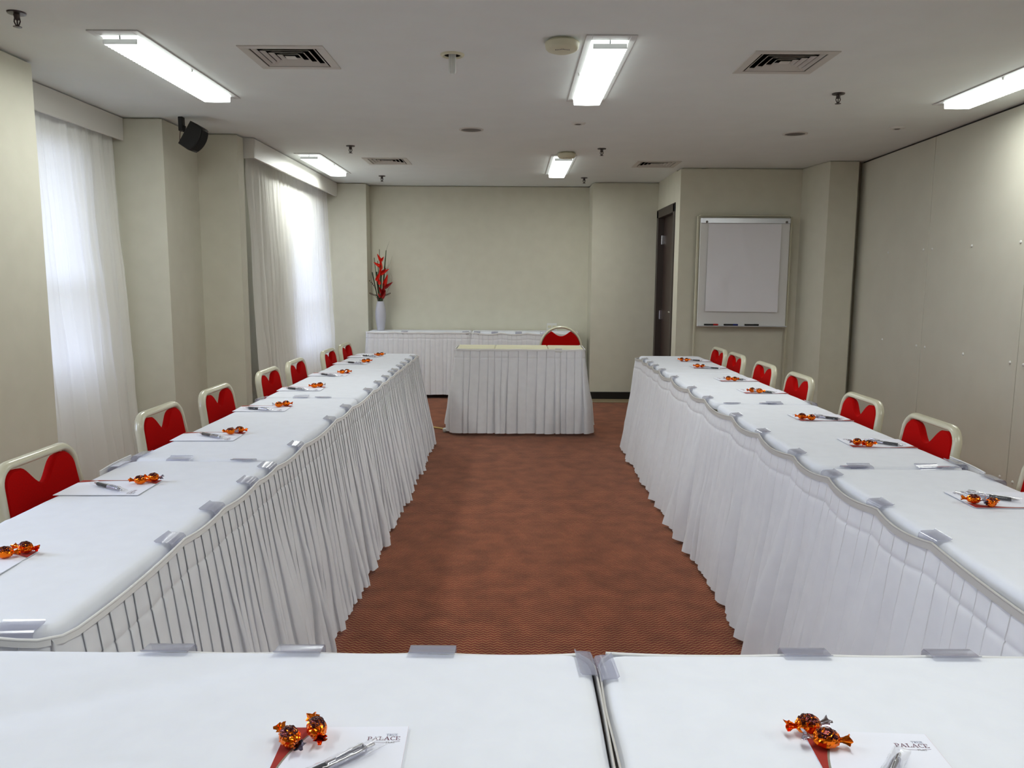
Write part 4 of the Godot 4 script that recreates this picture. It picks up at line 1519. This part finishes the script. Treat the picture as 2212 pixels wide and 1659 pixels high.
func build_seats() -> void:
	build_meshes_for_seats()
	var ty := TT + 0.0004
	rng.seed = 77
	# pen tip, pen button, candy spot, far end first
	var L := [
		[Vector2(-1.168, -6.01), Vector2(-1.047, -5.955), Vector2(-1.038, -6.065)],
		[Vector2(-1.178, -5.515), Vector2(-1.06, -5.455), Vector2(-1.056, -5.585)],
		[Vector2(-1.199, -4.82), Vector2(-1.08, -4.745), Vector2(-1.065, -4.915)],
		[Vector2(-1.225, -4.185), Vector2(-1.10, -4.125), Vector2(-1.077, -4.27)],
		[Vector2(-1.221, -3.526), Vector2(-1.085, -3.483), Vector2(-1.075, -3.615)],
		[Vector2(-1.19, -2.932), Vector2(-1.078, -2.854), Vector2(-1.068, -2.97)],
		[Vector2(-1.204, -2.199), Vector2(-1.085, -2.122), Vector2(-1.066, -2.236)],
		[Vector2(-1.20, -1.60), Vector2(-1.10, -1.51), Vector2(-1.066, -1.628)]]
	for i in L.size():
		var who := "%s seat from the far end, window-side row" % ORD[i]
		var e = L[i]
		# pad: left edge far from the camera, top edge towards the aisle
		var far_z: float = e[2].y - 0.018
		lay_pad(Vector3(-1.147, ty, far_z + 0.08), -PI / 2 + rng.randf_range(-0.05, 0.05), who)
		lay_pen(Vector3(e[0].x, 0, e[0].y), Vector3(e[1].x, 0, e[1].y), who)
		lay_candy(Vector3(e[2].x + 0.014, ty + 0.0014, e[2].y - 0.006), rng.randf_range(-0.4, 0.4), 0.0, i % 3, "orange foil candy, the farther of the pair, " + who)
		lay_candy(Vector3(e[2].x - 0.010, ty + 0.0014, e[2].y + 0.026), rng.randf_range(-0.3, 0.6), 0.0, (i + 1) % 3, "orange foil candy, the nearer of the pair, " + who)
	var R := [
		[Vector2(1.38, -5.765), Vector2(1.275, -5.835), Vector2(1.257, -5.79)],
		[Vector2(1.387, -5.25), Vector2(1.28, -5.325), Vector2(1.275, -5.36)],
		[Vector2(1.386, -4.65), Vector2(1.272, -4.735), Vector2(1.301, -4.67)],
		[Vector2(1.387, -4.12), Vector2(1.27, -4.20), Vector2(1.292, -4.165)],
		[Vector2(1.408, -3.315), Vector2(1.305, -3.41), Vector2(1.265, -3.352)],
		[Vector2(1.408, -2.78), Vector2(1.309, -2.88), Vector2(1.270, -2.81)],
		[Vector2(1.374, -2.067), Vector2(1.259, -2.152), Vector2(1.258, -2.055)]]
	for i in R.size():
		var who := "%s seat from the far end, partition-side row" % ORD[i]
		var e = R[i]
		var near_z: float = e[2].y + 0.026
		lay_pad(Vector3(1.343, ty, near_z - 0.08), PI / 2 + rng.randf_range(-0.05, 0.05), who)
		lay_pen(Vector3(e[0].x, 0, e[0].y - 0.01), Vector3(e[1].x, 0, e[1].y - 0.01), who)
		lay_candy(Vector3(e[2].x - 0.016, ty + 0.0014, e[2].y - 0.012), rng.randf_range(-0.9, 0.3), 0.0, i % 3, "orange foil candy, the one nearer the aisle, " + who)
		lay_candy(Vector3(e[2].x + 0.014, ty + 0.0014, e[2].y + 0.018), rng.randf_range(-0.3, 0.9), 0.0, (i + 2) % 3, "orange foil candy, the one nearer the chair, " + who)
	# the two places in the foreground
	lay_pad(Vector3(-0.214, ty, -0.864), 0.03, "window side of the foreground seam")
	lay_pad(Vector3(0.461, ty, -0.861), -0.05, "partition side of the foreground seam")
	lay_pen(Vector3(-0.275, 0, -0.835), Vector3(-0.175, 0, -0.930), "window side of the foreground seam")
	lay_pen(Vector3(0.405, 0, -0.815), Vector3(0.482, 0, -0.912), "partition side of the foreground seam")
	lay_candy(Vector3(-0.283, ty + 0.0014, -0.934), -0.85, 0.0, 0, "orange foil candy nearer the seam-side pen's tip end, window side of foreground seam")
	lay_candy(Vector3(-0.254, ty + 0.0014, -0.955), 2.0, 0.0, 1, "orange foil candy farther back on the pad, window side of foreground seam")
	lay_candy(Vector3(0.403, ty + 0.0014, -0.940), -0.12, 0.0, 2, "orange foil candy nearer the camera, partition side of foreground seam")
	lay_candy(Vector3(0.391, ty + 0.0014, -0.972), 0.15, 0.0, 0, "orange foil candy farther back, partition side of foreground seam")

# ---------------------------------------------------------------- flip chart, vase, small things
func build_flipchart() -> void:
	var o := thing("flip_chart", "white flip chart board on a cream stand against the wall", "flip chart", Vector3(2.19, 0, -7.62))
	for s in [-1.0, 1.0]:
		var st := begin()
		b2(st, s * 0.442 - 0.010, s * 0.442 + 0.010, 0.0, 1.955, -0.035, -0.012, 0.003)
		part(o, "post", done(st), M.board_back)
		st = begin()
		b2(st, s * 0.442 - 0.010, s * 0.442 + 0.010, 0.0, 0.02, -0.055, 0.10, 0.003)
		part(o, "foot", done(st), M.board_back)
	var st2 := begin()
	b2(st2, -0.43, 0.43, 1.955, 1.968, -0.035, -0.012, 0.003)
	part(o, "crossbar", done(st2), M.board_back)
	part(o, "board", box_mesh(Vector3(0.852, 1.02, 0.014), 0.003), M.board_white, Vector3(0, 1.425, -0.004))
	var rail := part(o, "clamp_rail", box_mesh(Vector3(0.848, 0.052, 0.022), 0.004), M.aluminium, Vector3(0, 1.912, 0.010))
	for s in [-0.37, 0.385]:
		st2 = begin()
		lathe(st2, [Vector2(0.0001, 0.014), Vector2(0.008, 0.012), Vector2(0.011, 0.006), Vector2(0.011, 0.0)], 14)
		var k := part(rail, "knob", done(st2), M.grille_grey, Vector3(s, -0.012, 0.011))
		k.rotation.x = PI / 2
	part(o, "tray", box_mesh(Vector3(0.856, 0.010, 0.05), 0.003), M.aluminium, Vector3(0, 0.914, 0.024))
	# hanging sheet, gently buckled
	var f := FastNoiseLite.new()
	f.seed = 3
	f.frequency = 1.0
	var rows := []
	for i in 25:
		var v := i / 24.0
		var row := []
		for j in 21:
			var u := j / 20.0
			row.append(Vector3(lerpf(-0.346, 0.346, u) - 0.006 * v, lerpf(0.0, -0.828, v) - 0.006 * u * v, 0.006 + 0.014 * v + 0.010 * v * f.get_noise_2d(u * 3.0, v * 2.0) + 0.004 * f.get_noise_2d(u * 6.0 + 9, v * 5.0)))
		rows.append(row)
	st2 = begin()
	st2.set_smooth_group(0)
	grid(st2, rows, false, false)
	solo("flip_chart_paper", done(st2), M.paper, "blank white paper sheet hanging on the flip chart board", "paper", Vector3(2.185, 1.884, -7.612))
	var mk := [[1.895, 0.13, "black marker with a red cap on the flip chart tray", M.black_plastic, M.marker_red], [2.085, 0.135, "black marker with a blue cap on the flip chart tray", M.black_plastic, M.marker_blue], [2.285, 0.135, "black marker at the end of the flip chart tray", M.black_plastic, M.black_plastic]]
	for m in mk:
		var p := thing("marker", m[2], "marker", Vector3(m[0], 0.9195, -7.59), "markers on the flip chart tray")
		st2 = begin()
		tube(st2, [Vector3(-0.068, 0.008, 0), Vector3(0.02, 0.008, 0)], 0.008, 10)
		part(p, "barrel", done(st2), m[3])
		st2 = begin()
		tube(st2, [Vector3(0.02, 0.008, 0), Vector3(0.064, 0.008, 0), Vector3(0.068, 0.008, 0)], [0.009, 0.0088, 0.006], 10)
		part(p, "cap", done(st2), m[4])

func bract(st: SurfaceTool, a: Vector3, dir: Vector3, up: Vector3, l: float, w: float) -> void:
	# pointed boat-shaped bract, folded along its keel
	var side := dir.cross(up).normalized()
	var rows := []
	for i in 9:
		var t := i / 8.0
		var ww := w * pow(1.0 - t, 0.75) * minf(1.0, 0.55 + 2.5 * t)
		var c := a + dir * l * t + up * (0.18 * l * t * t)
		rows.append([c + side * ww * 0.5 + up * ww * 0.75, c + side * ww * 0.75 + up * ww * 0.2, c - up * ww * 0.35, c - side * ww * 0.75 + up * ww * 0.2, c - side * ww * 0.5 + up * ww * 0.75])
	st.set_smooth_group(0)
	grid(st, rows, false, true)
	st.set_smooth_group(-1)

func build_vase() -> void:
	var base := Vector3(-1.54, TT - 0.001, -9.09)
	var v := thing("vase", "slim white ceramic vase on the wall table", "vase", base)
	var st := begin()
	var rows := []
	var prof := [Vector2(0.038, 0.0), Vector2(0.040, 0.004), Vector2(0.048, 0.05), Vector2(0.058, 0.12), Vector2(0.062, 0.18), Vector2(0.058, 0.24), Vector2(0.048, 0.29), Vector2(0.040, 0.32), Vector2(0.037, 0.335), Vector2(0.034, 0.335), Vector2(0.036, 0.31)]
	var dense := []
	for i in prof.size() - 1:
		for k in 5:
			dense.append(prof[i].lerp(prof[i + 1], k / 5.0))
	dense.append(prof[prof.size() - 1])
	for p in dense:
		var row := []
		for k in 40:
			var a := TAU * k / 40
			var r: float = p.x * (1.0 + 0.006 * sin(p.y * 260.0))
			row.append(Vector3(cos(a) * r, p.y, sin(a) * r))
		rows.append(row)
	st.set_smooth_group(0)
	grid(st, rows, true, true)
	part(v, "body", done(st), M.ceramic)
	var top := base + Vector3(0, 0.335, 0)
	# heliconias: each a stem with pointed bracts given as (root, tip, width, shade)
	var mouth := base + Vector3(0, 0.335, 0)
	var hl := [
		["tallest red heliconia with forked bracts in the vase", Vector3(0.012, 0.45, 0.0), [
			[Vector3(0.014, 0.455, 0), Vector3(-0.030, 0.54, 0.01), 0.030, 0], [Vector3(0.016, 0.455, 0), Vector3(0.054, 0.505, 0.01), 0.028, 0],
			[Vector3(0.012, 0.36, 0), Vector3(0.018, 0.475, 0.012), 0.036, 0], [Vector3(0.002, 0.395, 0), Vector3(-0.074, 0.44, 0.015), 0.034, 0], [Vector3(0.008, 0.29, 0), Vector3(0.010, 0.40, 0.02), 0.036, 0]]],
		["middle red heliconia leaning towards the wall centre", Vector3(0.020, 0.31, 0.02), [
			[Vector3(0.012, 0.305, 0.02), Vector3(0.126, 0.362, 0.04), 0.036, 0], [Vector3(0.030, 0.330, 0.02), Vector3(0.085, 0.375, 0.03), 0.026, 1],
			[Vector3(-0.034, 0.230, 0.03), Vector3(0.022, 0.345, 0.04), 0.040, 0], [Vector3(0.0, 0.19, 0.03), Vector3(-0.022, 0.285, 0.04), 0.030, 0]]],
		["lowest red heliconia with a bract pointing sideways", Vector3(0.05, 0.20, 0.035), [
			[Vector3(0.050, 0.170, 0.035), Vector3(0.108, 0.310, 0.05), 0.044, 0], [Vector3(0.056, 0.150, 0.04), Vector3(0.168, 0.214, 0.06), 0.038, 1],
			[Vector3(0.036, 0.060, 0.04), Vector3(0.062, 0.190, 0.055), 0.050, 1], [Vector3(0.030, 0.090, 0.04), Vector3(-0.012, 0.170, 0.055), 0.036, 1], [Vector3(0.028, 0.035, 0.04), Vector3(0.082, 0.130, 0.055), 0.040, 1]]]]
	for h in hl:
		var o := thing("heliconia", h[0], "flower", mouth, "red heliconias in the vase")
		st = begin()
		var q: Vector3 = h[1]
		tube(st, [Vector3(q.x * 0.2, -0.22, q.z * 0.1), Vector3(q.x * 0.4, 0.0, q.z * 0.35), q], 0.005, 6)
		part(o, "stem", done(st), M.stem_green)
		for b in h[2]:
			st = begin()
			var d: Vector3 = (b[1] - b[0]).normalized()
			var u := Vector3(0, 0.6, 1.0)
			u = (u - d * u.dot(d)).normalized()
			bract(st, b[0], d, u, b[0].distance_to(b[1]), b[2])
			part(o, "bract", done(st), M.bract_red if b[3] == 0 else M.bract_deep)
	# straight cut reeds: tip x, height, thickness
	var rd := [[-0.066, 0.495, 0.0036], [-0.092, 0.330, 0.0062], [-0.005, 0.590, 0.0030], [0.070, 0.578, 0.0045], [-0.028, 0.46, 0.0042], [-0.044, 0.335, 0.0085], [0.048, 0.40, 0.006]]
	var rl := ["thin green reed at the window side of the vase", "short thick green reed at the window side of the vase", "tall thin green reed rising behind the top flower", "long green reed leaning to the right in the vase", "slender green reed left of the top flower", "broad dark reed lowest in the vase", "thick green reed behind the middle flower"]
	for i in rd.size():
		st = begin()
		tube(st, [Vector3(rd[i][0] * 0.06, -0.25, 0), Vector3(rd[i][0] * 0.3, 0.0, 0), Vector3(rd[i][0], rd[i][1], -0.004 * i)], rd[i][2], 7)
		solo("reed", done(st), M.leaf_dark if i in [1, 5] else M.stem_green, rl[i], "reed", mouth + Vector3(0, 0, -0.012), "green reeds in the vase")
	# long bent grass blades
	for i in 4:
		var pts: Array = [[Vector3(0.01, 0.0, 0), Vector3(0.03, 0.18, 0), Vector3(0.05, 0.44, 0), Vector3(0.072, 0.58, 0), Vector3(0.110, 0.682, 0)], [Vector3(0.012, 0.0, 0), Vector3(0.05, 0.15, 0), Vector3(0.080, 0.36, 0), Vector3(0.115, 0.44, 0), Vector3(0.141, 0.520, 0)], [Vector3(0.012, 0.0, 0), Vector3(0.045, 0.15, 0), Vector3(0.075, 0.33, 0), Vector3(0.090, 0.42, 0), Vector3(0.098, 0.478, 0)], [Vector3(0.015, 0.0, 0), Vector3(0.08, 0.12, 0), Vector3(0.120, 0.20, 0), Vector3(0.130, 0.27, 0), Vector3(0.112, 0.33, 0)]][i]
		st = begin()
		tube(st, pts, [0.003, 0.005, 0.005, 0.0032, 0.0007] if i == 0 else [0.002, 0.0025, 0.0025, 0.002, 0.0006], 6, false, Vector2(0.4, 1.0))
		solo("grass_blade", done(st), M.stem_green if i < 2 else M.twig, ["tallest bent grass blade at the top of the vase", "thin bent grass blade on the right of the vase", "short thin stalk between the right reed and blade", "curled thin stalk low on the right of the vase"][i], "leaf", mouth + Vector3(0, 0, -0.02 - 0.008 * i), "grass blades in the vase")
	# budded twigs
	var tw := [["budded brown twig on the window side of the vase", -1.0, 0.20], ["budded brown twig on the right of the vase", 1.0, 0.06], ["low budded brown twig under the reeds", -1.0, 0.06]]
	for i in 3:
		var o := thing("twig", tw[i][0], "twig", top + Vector3(0, 0.02, 0.012), "budded twigs in the vase")
		var s: float = tw[i][1]
		var hgt: float = tw[i][2]
		st = begin()
		tube(st, [Vector3(0, -0.15, 0), Vector3(s * 0.02, 0.0, 0.004), Vector3(s * 0.06, hgt * 0.7, 0.01), Vector3(s * (0.11 if hgt < 0.1 else 0.09), hgt, 0.01)], 0.0022, 5)
		part(o, "stalk", done(st), M.twig)
		for k in 5:
			st = begin()
			var t := k / 4.0
			lathe(st, [Vector2(0.0005, -0.009), Vector2(0.0055, -0.003), Vector2(0.0055, 0.003), Vector2(0.0005, 0.009)], 8)
			part(o, "bud", done(st), M.twig, Vector3(s * lerpf(0.055, 0.115, t), lerpf(hgt * 0.65, hgt, t) + 0.012, 0.01))
	# dark crumpled leaves round the neck
	for i in 5:
		st = begin()
		var a := -0.5 + i * 0.9
		var d := Vector3(cos(a * 1.4), 0.55, 0.5 * sin(a * 1.4)).normalized()
		bract(st, Vector3.ZERO, d, (Vector3.UP - d * d.y).normalized(), 0.075, 0.03)
		solo("neck_leaf", done(st), M.bract_deep if i % 2 == 0 else M.leaf_dark, ["dark leaf at the vase neck pointing right", "dark leaf at the vase neck pointing forward", "dark leaf at the vase neck pointing left", "dark leaf at the vase neck pointing back", "small dark leaf at the vase neck"][i], "leaf", top + Vector3(0, 0.03, 0), "dark leaves at the vase neck")

func build_small() -> void:
	# wall outlet
	var o := thing("wall_outlet", "white square wall outlet plate behind the round-backed chair", "outlet", Vector3(0.443, 0.797, -9.278))
	part(o, "plate", box_mesh(Vector3(0.12, 0.088, 0.010), 0.003), M.white_plastic)
	for s in [-0.027, 0.027]:
		part(o, "socket", box_mesh(Vector3(0.042, 0.03, 0.006), 0.002), M.ivory_plastic, Vector3(s, 0, 0.004))
	# cord running under the desk skirt and a white plug lying there
	var st := begin()
	tube(st, [Vector3(-0.55, 0.006, -0.28), Vector3(-0.25, 0.006, -0.16), Vector3(-0.10, 0.006, 0.02), Vector3(0.05, 0.006, 0.14), Vector3(0.20, 0.006, 0.2)], 0.014, 8, false, Vector2(0.4, 1.2))
	solo("floor_cord", done(st), M.cord_yellow, "flat yellow cord on the carpet running under the desk skirt", "cord", Vector3(-0.66, 0.0, -7.12))
	var pl := thing("power_plug", "white plug on the carpet at the desk corner", "plug", Vector3(-0.60, 0.0, -6.86))
	st = begin()
	bx(st, Vector3(0, 0.022, 0), Vector3(0.05, 0.04, 0.035), 0.010, Transform3D(Basis(Vector3.BACK, 0.15), Vector3.ZERO))
	part(pl, "body", done(st), M.white_plastic)
	st = begin()
	tube(st, [Vector3(0.022, 0.022, 0), Vector3(0.05, 0.018, -0.01), Vector3(0.09, 0.008, -0.03)], 0.006, 8)
	part(pl, "lead", done(st), M.white_plastic)

# ---------------------------------------------------------------- scene
var LAMP := 1.25

func _ready() -> void:
	# camera
	var cam := Camera3D.new()
	cam.name = "camera"
	cam.fov = 52.0193
	cam.near = 0.05
	cam.far = 60.0
	add_child(cam)
	cam.position = Vector3(0, 1.35, 0)
	cam.basis = Basis(Vector3.UP, deg_to_rad(0.136)) * Basis(Vector3.RIGHT, deg_to_rad(-7.5891)) * Basis(Vector3.BACK, deg_to_rad(0.35))
	cam.current = true
	# overcast sky outside the windows
	var sky_m := ProceduralSkyMaterial.new()
	sky_m.sky_top_color = Color(0.80, 0.86, 1.0)
	sky_m.sky_horizon_color = Color(0.86, 0.90, 1.0)
	sky_m.ground_bottom_color = Color(0.45, 0.46, 0.48)
	sky_m.ground_horizon_color = Color(0.62, 0.64, 0.68)
	sky_m.sky_energy_multiplier = 3.2
	sky_m.ground_energy_multiplier = 2.1
	sky_m.sun_angle_max = 0.0
	var sky := Sky.new()
	sky.sky_material = sky_m
	var env := Environment.new()
	env.background_mode = Environment.BG_SKY
	env.sky = sky
	env.tonemap_mode = Environment.TONE_MAPPER_LINEAR
	env.tonemap_exposure = 1.06
	env.sdfgi_enabled = true
	env.ssao_enabled = true
	env.ssil_enabled = true
	var we := WorldEnvironment.new()
	we.name = "environment"
	we.environment = env
	add_child(we)

	make_materials()
	build_room()
	build_ceiling_things()
	build_curtains()
	build_tables()
	build_chairs()
	build_flipchart()
	build_vase()
	build_small()
	build_seats()
